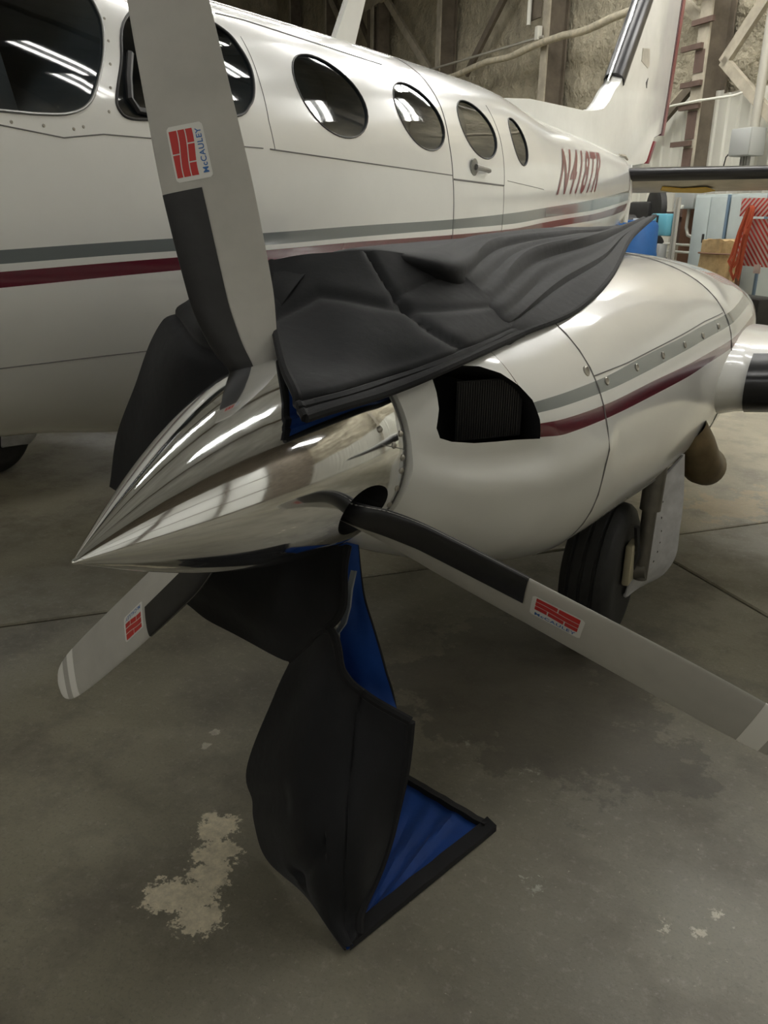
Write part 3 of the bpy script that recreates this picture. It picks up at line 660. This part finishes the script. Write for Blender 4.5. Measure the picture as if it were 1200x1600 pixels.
for k in range(3):
    er, tt, fw = baxes(k); cut = MB(); c = HUB+Vector((0, .012, .008)); L = []
    for r in (.11, .32): L.append([c+er*r+tt*(.062*math.cos(2*PI*i/36))+fw*((.078 if math.sin(2*PI*i/36) > 0 else .086)*math.sin(2*PI*i/36)) for i in range(36)])
    cut.grid(L, 1, wrap=True); cut.f += [tuple(range(35, -1, -1)), tuple(36+i for i in range(36))]; cut.m += [1, 1]
    boolean(spn, obj('cutter', cut, [M['chrome'], M['dark']], smooth=False))
# spinner seam and screws
for (y, ang) in [(.135, .62), (.135, .23), (.135, .0), (.135, -.13), (.135, -.32), (.135, -.52), (.10, .16), (.06, .36), (.125, -.85), (.095, -1.1), (.135, .95), (.135, 1.3), (.135, 1.75), (.135, 2.2)]:
    c = spin_c(y); d = Vector((math.cos(ang), 0, math.sin(ang))); q = MB(); q.lathe([(-.003, .0075), (.0015, .0075), (.0045, .0045), (.005, .001)], c+d*spin_r(y), d, 12); obj('spinner_screw', q, M['screw'], spn)
mb = MB(); P = []
for k in range(14): y = .055+.0068*k; ang = .22-.15*k/13; c = spin_c(y); P.append(c+Vector((math.cos(ang), 0, math.sin(ang)))*(spin_r(y)+.0002))
mb.tube(P, .0012, 5); c = spin_c(.15); mb.tube([c+Vector((math.cos(2*PI*k/64)*.2355, 0, math.sin(2*PI*k/64)*.2355)) for k in range(64)], .0022, 5, closed=True); obj('spinner_seam', mb, M['seam'], spn)
BR = [.15, .20, .24, .30, .40, .60, .80, 1.0, 1.10, 1.15, 1.172, 1.18]
BL = [.036, .042, .060, .088, .108, .112, .104, .092, .080, .062, .040, .012]
BT = [-.036, -.040, -.050, -.058, -.070, -.074, -.070, -.064, -.056, -.044, -.028, -.008]
BK = [.044, .044, .042, .040, .034, .025, .018, .013, .011, .009, .007, .004]
BB = [40, 40, 38, 36, 35, 34.5, 31, 27, 25, 24, 23.5, 23]
def bpt(k, r, s, off=0, face=1):
    """s: -1 trailing edge .. 1 leading edge; face 1 front, -1 back"""
    er, tt, fw = baxes(k); be = math.radians(pchip(BR, BB, r)); c = tt*math.cos(be)+fw*math.sin(be); n = fw*math.cos(be)-tt*math.sin(be)
    l, t, th = pchip(BR, BL, r), pchip(BR, BT, r), pchip(BR, BK, r)
    x = (s+1)/2; u = t+(l-t)*x
    sh = math.sqrt(max(0, 1-s*s)); f = min(1, max(0, (r-.17)/.2)); af = 2.6*math.sqrt(max(0, 1-x))*max(0, x)*(1) if True else 0
    shp = sh*(1-f)+f*min(1, 1.35*math.sqrt(max(0, 1-x))*(max(x, 0))**.75*1.18)
    return HUB+er*r+c*u+n*(face*(th/2*shp*(1.25 if face > 0 else .75)+off))
SS = [math.cos(PI*i/20) for i in range(21)]
def blade_strip(k, r0, r1, nr, s_list, off=0, both=True):
    rows = []
    for i in range(nr+1):
        r = r0+(r1-r0)*i/nr; row = [bpt(k, r, s, off, 1) for s in s_list]
        if both: row += [bpt(k, r, s, off, -1) for s in reversed(s_list)]
        rows.append(row)
    return rows
def sticker(k, par, r0=.628, r1=.735, s0=.62, s1=-.20):
    def q(u, v, o): return bpt(k, r0+(r1-r0)*u, s0+(s1-s0)*v, o, 1)      # u outward, v from leading to trailing edge
    mb = MB()
    def patch(poly, o, m):
        mb.add([q(u, v, o) for u, v in poly], [tuple(range(len(poly)))], m)
    nu, nv = 12, 10
    def dense(fn, u0, u1, n, o, m):
        rows = [[], []]
        for i in range(n+1):
            u = u0+(u1-u0)*i/n; a, b = fn(u); rows[0].append(q(u, a, o)); rows[1].append(q(u, b, o))
        mb.grid(rows, m)
    def rr(u):
        e = .08; d = 0
        if u < e: d = .07*(1-math.sqrt(max(0, 1-((e-u)/e)**2)))
        if u > 1-e: d = .07*(1-math.sqrt(max(0, 1-((u-1+e)/e)**2)))
        return d
    for j in range(10): dense(lambda u: (rr(u)+(1-2*rr(u))*j/10, rr(u)+(1-2*rr(u))*(j+1)/10), 0, 1, 24, .0007, 0)
    wv = lambda u: .035*math.sin((u-.5)*5.2)
    cuts = [(.07, .5, .93), (.07, .93), (.07, .33, .66, .93)]
    for i, cs in enumerate(cuts):
        a, b = .05+i*.215, .05+i*.215+.185
        for c0, c1 in zip(cs[:-1], cs[1:]):
            for jj in range(3): dense(lambda u: (a+(b-a)*jj/3+wv(u)*(i > 0 or jj > 0), a+(b-a)*(jj+1)/3+wv(u)), c0+.012, c1-.012, 12, .0012, 1)
    vs, fs = text2d('McCAULEY'); mb.add([q(.10+.80*x, .925-.16*y, .0014) for x, y in vs], fs, 2)
    o = obj('maker_sticker', mb, [M['sticker'], M['red'], M['blue_ink']], par, smooth=False, norm=False)
for k in range(3):
    mb = MB(); rows = blade_strip(k, .15, 1.18, 90, SS); mb.grid(rows, wrap=True); n = len(rows[0]); mb.f += [tuple(range(n)), tuple((len(rows)-1)*n+i for i in range(n-1, -1, -1))]; mb.m += [0, 0]
    b = tag(obj('propeller_blade', mb, M['blade'], plane), ['upper propeller blade rising out of the frame', 'propeller blade reaching over the floor to the right', 'propeller blade pointing down behind the spinner tip'][k])
    sl = [math.cos(PI/2*1.02*i/14) for i in range(15)]
    mb = MB(); rows = []
    for i in range(41):
        r = .17+(.612-.17)*i/40; e = -.02+.12*min(1, (r-.17)/.2) if True else 0
        sl = [1-(1-e)*(j/14)**2 for j in range(15)]
        rows.append([bpt(k, r, s, .0022, 1) for s in reversed(sl)]+[bpt(k, r, s, .0022, -1) for s in sl[1:]])
    mb.grid(rows); obj('blade_boot', mb, M['boot_matte'], b)
    for r0, r1 in ((1.060, 1.100), (1.130, 1.1785)):
        mb = MB(); mb.grid(blade_strip(k, r0, r1, 10, SS, .0009), wrap=True); obj('white_tip_band', mb, M['blade_white'], b)
    sticker(k, b)
# ------------------------------------------------------------------ engine cover
cov = thing('engine_cover', 'black quilted engine cover with blue lining, draped from cowl to floor', 'engine cover', (-.95, 1.5, 0))
GA = [
   [(-1.215, 1.62, 1.489), (-1.142, 1.66, 1.504), (-1.056, 1.75, 1.512), (-1.007, 1.85, 1.507), (-0.933, 1.95, 1.495)],
   [(-1.142, 1.52, 1.399), (-1.054, 1.58, 1.413), (-0.988, 1.68, 1.427), (-0.936, 1.82, 1.432), (-0.881, 2.02, 1.434)],
   [(-1.01, 1.37, 1.317), (-0.961, 1.45, 1.317), (-0.904, 1.58, 1.34), (-0.836, 1.76, 1.358), (-0.814, 2.06, 1.373)],
   [(-0.929, 1.295, 1.278), (-0.889, 1.375, 1.280), (-0.864, 1.54, 1.291), (-0.794, 1.71, 1.317), (-0.78, 2.07, 1.34)],
   [(-0.868, 1.248, 1.234), (-0.842, 1.346, 1.243), (-0.818, 1.492, 1.250), (-0.77, 1.68, 1.28), (-0.749, 2.07, 1.311)]]
GT = [
   [(-0.775, 1.97, 1.280), (-0.838, 1.97, 1.337), (-0.912, 1.95, 1.405), (-0.98, 1.86, 1.474), (-1.2, 1.8, 1.48), (-1.45, 1.8, 1.28)],
   [(-0.749, 2.07, 1.311), (-0.804, 2.08, 1.374), (-0.886, 2.06, 1.431), (-0.933, 1.95, 1.496), (-1.2, 1.9, 1.5), (-1.45, 1.9, 1.30)],
   [(-0.722, 2.44, 1.34), (-0.89, 2.64, 1.45), (-0.992, 2.60, 1.498), (-1.1, 2.572, 1.526), (-1.3, 2.55, 1.48), (-1.55, 2.55, 1.28)],
   [(-0.752, 2.92, 1.413), (-0.905, 3.22, 1.495), (-0.99, 3.19, 1.530), (-1.1, 3.202, 1.544), (-1.35, 3.1, 1.48), (-1.6, 3.0, 1.25)],
   [(-0.926, 3.87, 1.518), (-0.98, 3.84, 1.533), (-1.05, 3.885, 1.542), (-1.1, 3.844, 1.547), (-1.3, 3.6, 1.50), (-1.6, 3.4, 1.28)],
   [(-0.99, 4.6, 1.616), (-1.028, 4.6, 1.606), (-1.064, 4.6, 1.584), (-1.1, 4.568, 1.561), (-1.25, 4.3, 1.52), (-1.5, 4.0, 1.3)]]
GL = [
   [(-1.300, 1.64, 1.475), (-1.23, 1.63, 1.487), (-1.12, 1.68, 1.50)],
   [(-1.382, 1.62, 1.452), (-1.27, 1.57, 1.44), (-1.12, 1.55, 1.41)],
   [(-1.469, 1.62, 1.389), (-1.32, 1.53, 1.36), (-1.14, 1.52, 1.34)],
   [(-1.549, 1.62, 1.349), (-1.37, 1.53, 1.28), (-1.2, 1.53, 1.27)],
   [(-1.613, 1.62, 1.278), (-1.43, 1.53, 1.20), (-1.27, 1.54, 1.19)],
   [(-1.686, 1.62, 1.151), (-1.47, 1.54, 1.08), (-1.31, 1.56, 1.07)],
   [(-1.780, 1.62, .993), (-1.52, 1.54, .96), (-1.33, 1.57, .95)],
   [(-1.828, 1.62, .830), (-1.56, 1.55, .80), (-1.33, 1.57, .79)]]
GU = [
   [(-1.828, 1.63, .85), (-1.45, 1.56, .80), (-1.15, 1.56, .80), (-.985, 1.585, .83)],
   [(-1.72, 1.62, .67), (-1.42, 1.57, .64), (-1.15, 1.53, .66), (-.951, 1.5, .707)],
   [(-1.569, 1.62, .517), (-1.433, 1.60, .489), (-1.14, 1.55, .481), (-.987, 1.49, .641)]]
GD = [
   [(-1.136, 1.55, 0.482), (-0.976, 1.49, 0.644), (-0.923, 1.46, 0.56), (-0.853, 1.47, 0.503), (-0.749, 1.49, 0.464)],
   [(-1.158, 1.5, 0.394), (-0.987, 1.43, 0.503), (-0.91, 1.42, 0.488), (-0.843, 1.44, 0.437), (-0.749, 1.48, 0.401)],
   [(-1.221, 1.45, 0.169), (-1.016, 1.37, 0.306), (-0.905, 1.36, 0.346), (-0.82, 1.38, 0.357), (-0.751, 1.46, 0.327)],
   [(-1.153, 1.39, 0.066), (-0.956, 1.3, 0.208), (-0.855, 1.295, 0.253), (-0.792, 1.32, 0.262), (-0.768, 1.42, 0.201)],
   [(-1.079, 1.345, 0.014), (-0.91, 1.265, 0.123), (-0.828, 1.26, 0.153), (-0.779, 1.28, 0.154), (-0.773, 1.35, 0.099)],
   [(-0.916, 1.285, 0.03), (-0.847, 1.251, 0.045), (-0.802, 1.246, 0.05), (-0.777, 1.265, 0.05), (-0.766, 1.287, 0.05)],
   [(-0.757, 1.215, 0.014), (-0.752, 1.214, 0.016), (-0.751, 1.217, 0.018), (-0.751, 1.226, 0.020), (-0.758, 1.254, 0.022)]]
GB = [
   [(-1.023, 1.6, 0.830), (-1.003, 1.62, 0.828), (-0.991, 1.64, 0.822)],
   [(-1.004, 1.6, 0.696), (-0.99, 1.62, 0.691), (-0.967, 1.63, 0.693)],
   [(-1.004, 1.58, 0.596), (-0.962, 1.6, 0.607), (-0.925, 1.61, 0.613)],
   [(-0.988, 1.58, 0.488), (-0.927, 1.59, 0.507), (-0.884, 1.6, 0.515)],
   [(-0.909, 1.56, 0.438), (-0.879, 1.58, 0.447), (-0.855, 1.59, 0.455)],
   [(-0.856, 1.55, 0.42), (-0.839, 1.56, 0.42), (-0.832, 1.57, 0.417)]]
def cloth(name, G, m=10, thick=.006, outer=1, wr=None, edges='', rb=.007):
    """quilted sheet with its lining on the other face and taped edges; wr(i,k) -> wrinkle height"""
    g = catmull(G, m); n = gnormals(g)
    if wr:
        R_, K_ = len(g), len(g[0])
        g = [[p+q*wr(i/(R_-1), k/(K_-1)) for k, (p, q) in enumerate(zip(r, r2))] for i, (r, r2) in enumerate(zip(g, n))]; n = gnormals(g)
    o = MB().grid([[p+q*thick*outer for p, q in zip(r, r2)] for r, r2 in zip(g, n)]); l = MB().grid([[p-q*thick*outer for p, q in zip(r, r2)] for r, r2 in zip(g, n)])
    sh = obj(name, o, M['quilt'], cov, norm=False); obj('lining', l, M['lining'], sh, norm=False)
    E = {'t': g[0], 'b': g[-1], 'l': [r[0] for r in g], 'r': [r[-1] for r in g]}
    for e in edges: mbb = MB(); mbb.tube(E[e], rb, 8); obj('edge_binding', mbb, M['binding'], sh)
    return g
def wrA(i, k):
    s = .0
    s += -.010*math.exp(-((i-.86)/.02)**2)-.005*math.exp(-((i-.93)/.012)**2)                       # hem stitch lines
    d = abs(k-.62-.30*(i-.25)); s -= .012*math.exp(-(d/.018)**2)*(i < .86)                         # diagonal quilting seam
    d = abs(i-.22-.35*abs(k-.25)); s -= .010*math.exp(-(d/.03)**2)
    d = abs(i-.30+.42*(k-.62)); s -= .007*math.exp(-(d/.02)**2)*(k > .60)
    return (s+.006*noise.noise(Vector((i*4, k*4, 1))))*(1-k**8)
def wrT(i, k):
    a = max(0, 1-i*.85)
    return (.020*math.sin(k*24+3*noise.noise(Vector((i*1.5, k*3, 5))))*(.4+.6*noise.noise(Vector((i*2, k*2, 2)))) + .009*math.sin(k*62+i*3))*min(1, max(0, (k-.06)*9))*min(1, max(0, i-.15)*6)*(1-.5*i)-.011*math.exp(-((k-.10)/.011)**2)
def wrL(i, k): return .016*noise.noise(Vector((i*3.2, k*2.2, 3)))-.016*math.exp(-((i-.42)/.03)**2)
def wrD(i, k): return min(1, k*7+.15)*.022*noise.noise(Vector((i*2.6, k*2.2, 7)))-.009*math.exp(-((k-.70+.1*i)/.02)**2)-.02*math.exp(-((i-.70+.5*(k-.2))/.045)**2)*(.15 < k < .5)-.012*math.exp(-((i-.42)/.04)**2)*(k < .25)
gA = cloth('front_flap', GA, 14, outer=1, wr=wrA, edges='bl', rb=.010)
gT = cloth('top_panel', GT, 12, outer=1, wr=wrT, edges='lb', rb=.009)
gL = cloth('side_drape', GL, 10, outer=1, wr=wrL, edges='')
gU = cloth('lower_drape', GU, 10, outer=1, wr=lambda i, k: .012*noise.noise(Vector((i*3, k*3, 9))), edges='r', rb=.011)
gD = cloth('hanging_panel', GD, 10, outer=1, wr=wrD, edges='rt', rb=.012)
gB = cloth('inner_strip', GB, 8, outer=-1, wr=lambda i, k: .004*noise.noise(Vector((i*5, k*2, 4))), edges='r', rb=.004)
# corner of the cover lying on the floor, lining up
def tri(a, b, c, n=22):
    rows = []
    for i in range(n+1):
        p, q = Vector(a).lerp(Vector(c), i/n), Vector(b).lerp(Vector(c), i/n); rows.append([p.lerp(q, k/n) for k in range(n+1)])
    return rows
T0 = tri((-.985, 1.84, .012), (-.609, 1.754, .012), (-.752, 1.222, .012))
for i, r in enumerate(T0):
    for k, p in enumerate(r):
        e = min(1, 6*min(k/22, 1-k/22, i/22)); p.z += .018*e*abs(noise.noise(Vector((k*.35+i*.08, i*.05, 1))))+.006*e*math.sin(k*1.3+i*.2); p.z = max(p.z, .010)
o = MB().grid([[p-Vector((0, 0, .007)) for p in r] for r in T0]); fc = obj('floor_corner', o, M['quilt'], cov, norm=False)
o = MB().grid(T0); obj('lining', o, M['lining'], fc, norm=False)
mb = MB()
def tape(a, b, w, dirn):
    rows = []
    for i in range(20):
        p = Vector(a).lerp(Vector(b), i/19); z = .021+.004*noise.noise(Vector((i*.5, a[0], 2))); q = p+Vector(dirn)*w; rows.append([Vector((p.x, p.y, .003)), Vector((p.x, p.y, z)), Vector((q.x, q.y, z+.010)), Vector((q.x, q.y, z-.010))])
    mb.grid(rows)
A_, B_, C_ = Vector((-.985, 1.84, 0)), Vector((-.609, 1.754, 0)), Vector((-.752, 1.218, 0)); cen = (A_+B_+C_)/3
tape(A_, A_.lerp(B_, .93), .030, (.0, -1, 0)); tape(B_, C_, .034, (-.95, .28, 0))
obj('edge_binding', mb, M['binding'], fc)
mb = MB(); P = [(-.945, 1.545, .79), (-.95, 1.535, .745), (-.952, 1.53, .70), (-.965, 1.53, .65), (-.985, 1.52, .615)]
rows = [[Vector(p)+Vector((s*.006, 0, 0)) for s in (-1, 0, 1)] for p in P]; mb.grid(catmull(rows, 5)); mb.tube([Vector(p)+Vector((.008, .0, 0)) for p in P], .003, 6); obj('tie_strap', mb, M['webbing'], cov, norm=False)
# ------------------------------------------------------------------ things along the back wall
t = tag(obj('insulated_pipe', MB().tube([H(8+k*.45, N1-.75+.02*math.sin(k*1.7), 5.27+.03*math.sin(k*.9)+.02*noise.noise(Vector((k*.7, 0, 0)))) for k in range(85)], [.075+.02*noise.noise(Vector((k*.9, 3, 0))) for k in range(85)], 10), M['pipe_ins']), 'long horizontal pipe with lumpy tan insulation on the back wall', 'pipe')
t = tag(obj('thin_conduit_run', MB().tube([H(18.4+k*.6, N1-.72, 5.42+.02*k) for k in range(12)], .03, 6), M['conduit']), 'thin conduit running just above the insulated pipe', 'conduit')
t = tag(obj('vertical_conduit', MB().tube([H(11.70, N1-.5, z) for z in (2.9, 4, 5, 6, 8)], .075, 12), M['conduit']), 'thick vertical conduit rising from the grey junction box', 'conduit')
t = tag(obj('bent_conduit', MB().tube([H(11.42, N1-.45, 3.0), H(11.40, N1-.45, 3.45), H(11.32, N1-.45, 3.62), H(11.1, N1-.45, 3.72), H(9.8, N1-.45, 3.75)], .028, 8), M['conduit']), 'thin bent conduit right of the thick vertical conduit', 'conduit')
t = tag(obj('wall_cable', MB().tube([H(14.05, N1-.7, 3.62), H(13.85, N1-.7, 3.52), H(13.55, N1-.7, 3.53), H(12.85, N1-.7, 3.54), H(12.3, N1-.5, 3.56), H(12.0, N1-.4, 3.62)], .022, 8), M['liner']), 'pale cable stretched across the braced column', 'cable')
jb = hthing('junction_box', 'grey steel junction box hanging on the braced wall column', 'electrical box', 11.75, N1-.55, 2.6)
mb = MB(); mb.box((0, 0, .21), (.30, .46, .42), bev=.012); obj('box_body', mb, M['galv'], jb, local=True)
mb = MB(); mb.box((-.16, 0, .21), (.02, .44, .40), bev=.006); obj('cover_plate', mb, M['galv'], jb, local=True)
for y in (.06, -.06): mb = MB(); mb.tube([(0, y, 0), (0, y, -.5)], .04, 10); obj('lower_conduit', mb, M['steel'], jb, local=True)
mb = MB(); mb.tube([(-.1, .22, .1), (-.12, .32, .0), (-.12, .36, -.2), (-.1, .37, -.5)], .012, 6); obj('whip_cable', mb, M['machine'], jb, local=True)
mb = MB(); mb.box((0, 0, .14), (.12, .14, .28), bev=.01); sw = tag(obj('switch_box', mb, M['liner'], None), 'small white switch box where the pipe passes the column', 'switch box'); sw.location = H(18.62, N1-.72, 5.38); sw.rotation_euler = (0, 0, HA)
tl = hthing('tube_lamp', 'white vertical tube fixed on the column above the pipe', 'lamp', 19.05, N1-.75, 5.75)
mb = MB(); mb.tube([(0, 0, 0), (0, 0, 1.6)], .05, 10); obj('tube', mb, M['bar_white'] if False else M['liner'], tl, local=True); mb = MB(); mb.box((.1, -.12, .8), (.06, .5, 1.4), bev=.02); obj('backing_plate', mb, M['column_dark'], tl, local=True)
# drum
dm = hthing('plastic_drum', 'blue plastic drum behind the wing, under the airplane tail', 'drum', 12.1, 8.8, 0)
mb = MB(); mb.lathe([(0, .36), (.04, .39), (.45, .40), (.5, .415), (.55, .40), (1.0, .40), (1.05, .415), (1.1, .40), (1.5, .39), (1.56, .36)], (0, 0, 0), (0, 0, 1), 32); obj('drum_body', mb, M['drum_blue'], dm, local=True)
mb = MB(); mb.lathe([(1.55, .34), (1.58, .34), (1.59, .30)], (0, 0, 0), (0, 0, 1), 24); obj('drum_lid', mb, M['drum_blue'], dm, local=True)
mb = MB(); mb.lathe([(1.58, .05), (1.62, .05)], (.1, .1, 0), (0, 0, 1), 12); obj('bung', mb, M['liner'], dm, local=True)
# compressor
cp = hthing('air_compressor', 'black belt-driven air compressor behind the airplane tail', 'compressor', 13.35, 10.05, 0)
mb = MB(); mb.lathe([(-.4, .05), (-.38, .14), (-.32, .2), (.32, .2), (.38, .14), (.4, .05)], (0, .1, 1.15), (0, 1, 0), 24); obj('air_tank', mb, M['machine'], cp, local=True)
mb = MB(); mb.lathe([(-.06, .37), (-.05, .40), (.05, .40), (.06, .37), (.05, .30), (-.05, .30)], (-.1, -.25, 1.75), (1, -.3, 0), 28); mb.tube([(-.1, -.25, 1.42), (-.1, -.25, 2.08)], .03, 6); mb.tube([(-.1, -.5, 1.75), (-.1, 0, 1.75)], .03, 6); obj('flywheel', mb, M['machine'], cp, local=True)
mb = MB(); mb.box((0, .15, 1.66), (.4, .62, .5), bev=.06); mb.lathe([(0, .14), (.3, .14), (.32, .10)], (-.1, .22, 1.55), (-1, .4, 0), 16); obj('pump_head', mb, M['machine'], cp, local=True)
for x in (-.2, .2):
    for y in (-.35, .35): mb = MB(); mb.tube([(x, y, 0), (x*.8, y, .95)], .03, 6); obj('leg', mb, M['machine'], cp, local=True)
# blue wall box with cables
bb = hthing('control_box', 'light blue electrical control box mounted below the tail plane', 'electrical box', 12.42, 9.62, 1.34)
mb = MB(); mb.box((0, 0, .18), (.22, .44, .36), bev=.03); obj('box_body', mb, M['lblue'], bb, local=True)
mb = MB(); mb.box((-.112, .02, .19), (.012, .05, .28), bev=.004); obj('slot', mb, M['machine'], bb, local=True); mb = MB(); mb.lathe([(0, .025), (.02, .02)], (-.11, .10, .10), (-1, 0, 0), 12); obj('knob', mb, M['machine'], bb, local=True)
mb = MB(); mb.tube([(-.02, .30, .30), (-.04, .33, .10), (-.04, .42, -.12), (-.04, .40, -.28), (-.04, .25, -.33), (0, .05, -.28)], .022, 8); obj('cable', mb, M['conduit'], bb, local=True)
mb = MB(); mb.tube([(0, .13, 0), (0, .15, -.35)], .014, 6); obj('drop_cable', mb, M['conduit'], bb, local=True)
for y in (-.26, -.33): mb = MB(); mb.tube([(.02, y, -1.30), (.02, y, .62)], .028, 8); obj('conduit_post', mb, M['conduit'], bb, local=True)
mb = MB(); mb.box((-.05, -.04, -.30), (.16, .22, .34), bev=.012); obj('outlet_box', mb, M['galv'], bb, local=True)
bd = tag(obj('plywood_board', MB().box((0, 0, 1.2), (.03, .75, 1.5), bev=.004), M['wood']), 'reddish-brown board between the blue box and the cabinets', 'board'); bd.location = H(12.22, 10.15, 0); bd.rotation_euler = (0, 0, HA)
mp = hthing('meter_box', 'pale grey meter box above the brown board', 'electrical box', 12.25, 9.95, 1.78)
mb = MB(); mb.box((0, 0, .17), (.2, .5, .34), bev=.015); obj('box_body', mb, M['galv'], mp, local=True); mb = MB(); mb.box((-.11, .05, .03), (.03, .14, .06), bev=.006); obj('latch', mb, M['liner'], mp, local=True)
mb = MB(); mb.tube([(0, -.05, 0), (-.02, -.06, -.3), (-.02, -.12, -.42), (0, -.25, -.46)], .03, 8); obj('flexible_conduit', mb, M['conduit'], mp, local=True)
for i, z in enumerate((1.22, 1.08)): pass
pr_ = hthing('pipe_rail', 'pair of thin white pipes across the brown board', 'pipe', 12.25, 9.9, 0)
for z in (1.20, 1.08): mb = MB(); mb.tube([(0, .45, z), (0, -.45, z)], .022, 8); obj('pipe', mb, M['liner'], pr_, local=True)
# steel cabinets
for i, (a, lab) in enumerate(((11.55, 'grey-green steel cabinet beside the brown board'), (10.72, 'grey-green steel cabinet behind the red striped barricade'))):
    cb = hthing('steel_cabinet', lab, 'cabinet', a, 9.85, 0, 'steel cabinets by the back wall')
    mb = MB(); mb.box((.2, 0, 1.0), (.4, .80, 2.0), bev=.012); obj('cabinet_body', mb, M['cab'] if True else 0, cb, local=True)
    for s in (-1, 1):
        mb = MB(); mb.box((-.012, s*.19, 1.0), (.022, .365, 1.92), bev=.006); d = obj('door', mb, M['cab'], cb, local=True)
        if s > 0: mb = MB(); mb.box((-.035, .06, 1.32), (.03, .035, .14), bev=.008); obj('handle', mb, M['machine'], d, local=True)
    mb = MB(); mb.box((-.01, -.395, 1.0), (.03, .05, 1.98), bev=.004); obj('edge_strip', mb, M['cab_edge'], cb, local=True)
# burlap bundle
bu = hthing('burlap_bundle', 'brown burlap bundle standing between cabinets and barricade', 'sack', 10.78, 9.45, 0)
mb = MB(); rows = []
for j in range(13):
    z = 1.32*j/12; w_ = 1-.12*(j/12)**2; rows.append([Vector(((.20*math.cos(2*PI*k/28)+.02*math.sin(k*3.1+j*.4))*w_, (.34*math.copysign(abs(math.sin(2*PI*k/28))**.6, math.sin(2*PI*k/28))+.02*math.sin(k*2.3))*w_, z+(.05*noise.noise(Vector((k*.6, 2, j*.1))) if j == 12 else 0))) for k in range(28)])
mb.grid(rows, wrap=True); mb.f.append(tuple(12*28+k for k in range(28))); mb.m.append(0); obj('bundle_body', mb, M['card'], bu, local=True)
mb = MB(); mb.tube([(.205*math.cos(2*PI*k/24), .34*math.copysign(abs(math.sin(2*PI*k/24))**.6, math.sin(2*PI*k/24)), 1.12) for k in range(24)], .014, 6, closed=True); obj('tie_cord', mb, M['wood'], bu, local=True)
# barricade with red and white diagonal stripes
br = hthing('striped_barricade', 'red and white striped barricade standing by the wall', 'barricade', 9.45, 9.0, 0)
def striped(y0, y1, z0, z1, x, name, slope=1):
    mb = MB(); mb.box((x, (y0+y1)/2, (z0+z1)/2), (.03, abs(y1-y0), z1-z0), 0, bev=.004); b = obj(name, mb, M['bar_red'], br, local=True)
    st = .085; c = -2.0
    while c < 2.5:
        poly = []; 
        # clip the band c<= y*slope+z < c+st/2 against the board
        def clip(P, f):
            out = []
            for i in range(len(P)):
                a, b_ = P[i], P[(i+1) % len(P)]; fa, fb = f(a), f(b_)
                if fa >= 0: out.append(a)
                if fa*fb < 0: t_ = fa/(fa-fb); out.append((a[0]+(b_[0]-a[0])*t_, a[1]+(b_[1]-a[1])*t_))
            return out
        P = [(y0, z0), (y1, z0), (y1, z1), (y0, z1)]; P = clip(P, lambda q: q[0]*slope+q[1]-c-z0); P = clip(P, lambda q: c+st*.5+z0-(q[0]*slope+q[1])) if P else P
        if len(P) > 2:
            q = MB(); q.add([(x-.0165, y, z) for y, z in P], [tuple(range(len(P)))]); obj('white_stripe', q, M['bar_white'], b, local=True, smooth=False)
        c += st
striped(-.55, .45, 1.66, 1.90, -.03, 'top_board', 1); striped(-.25, .42, 1.0, 1.63, 0, 'middle_board', -1); striped(-.55, -.27, .95, 1.63, 0, 'end_board', 1)
for y in (-.5, .4): mb = MB(); mb.box((.05, y, .9), (.05, .06, 1.8), bev=.006); obj('leg', mb, M['wood'], br, local=True)
mb = MB(); mb.box((-.02, -.02, .97), (.02, .12, .12), bev=.004); obj('tag_plate', mb, M['bar_white'], br, local=True)
mb = MB(); mb.box((0, -.05, .6), (.5, .9, .6), bev=.03); tag(obj('dark_crate', mb, M['machine']), 'dark crate under the red striped barricade', 'crate'); o = bpy.data.objects['dark_crate']; o.location = H(9.3, 8.75, -.28+.0); o.rotation_euler = (0, 0, HA)
ec = hthing('extension_cord', 'orange extension cord hung in long loops over the barricade', 'cord', 9.55, 8.93, 0)
random.seed(4); mb = MB()
for k in range(14):
    y0 = .04+.02*random.random(); d = .05+.28*random.random(); zb = .75+.25*random.random(); sk = .02*k
    mb.tube([(-.03-.004*k, y0, 1.80), (-.05, y0+d*.3, 1.75), (-.05-.003*k, y0+d*.6, 1.45), (-.05, y0+d*.9, 1.15), (-.05-.003*k, y0+d*1.0, zb+.1), (-.05, y0+d*.75, zb), (-.05, y0+d*.45, zb+.12), (-.05-.003*k, y0+d*.25, 1.3), (-.03-.004*k, y0-.02, 1.74), (-.03-.004*k, y0, 1.80)], .011, 6, cap=False)
obj('cord_loops', mb, M['cord'], ec, local=True)
mb = MB(); mb.tube([(-.06, .0, 1.78), (-.09, .0, 1.6), (-.09, .05, 1.5), (-.06, .1, 1.6)], .014, 6); mb.tube([(-.09, .03, 1.5), (-.1, .04, 1.42)], .03, 8); obj('plug_end', mb, M['cord'], ec, local=True)
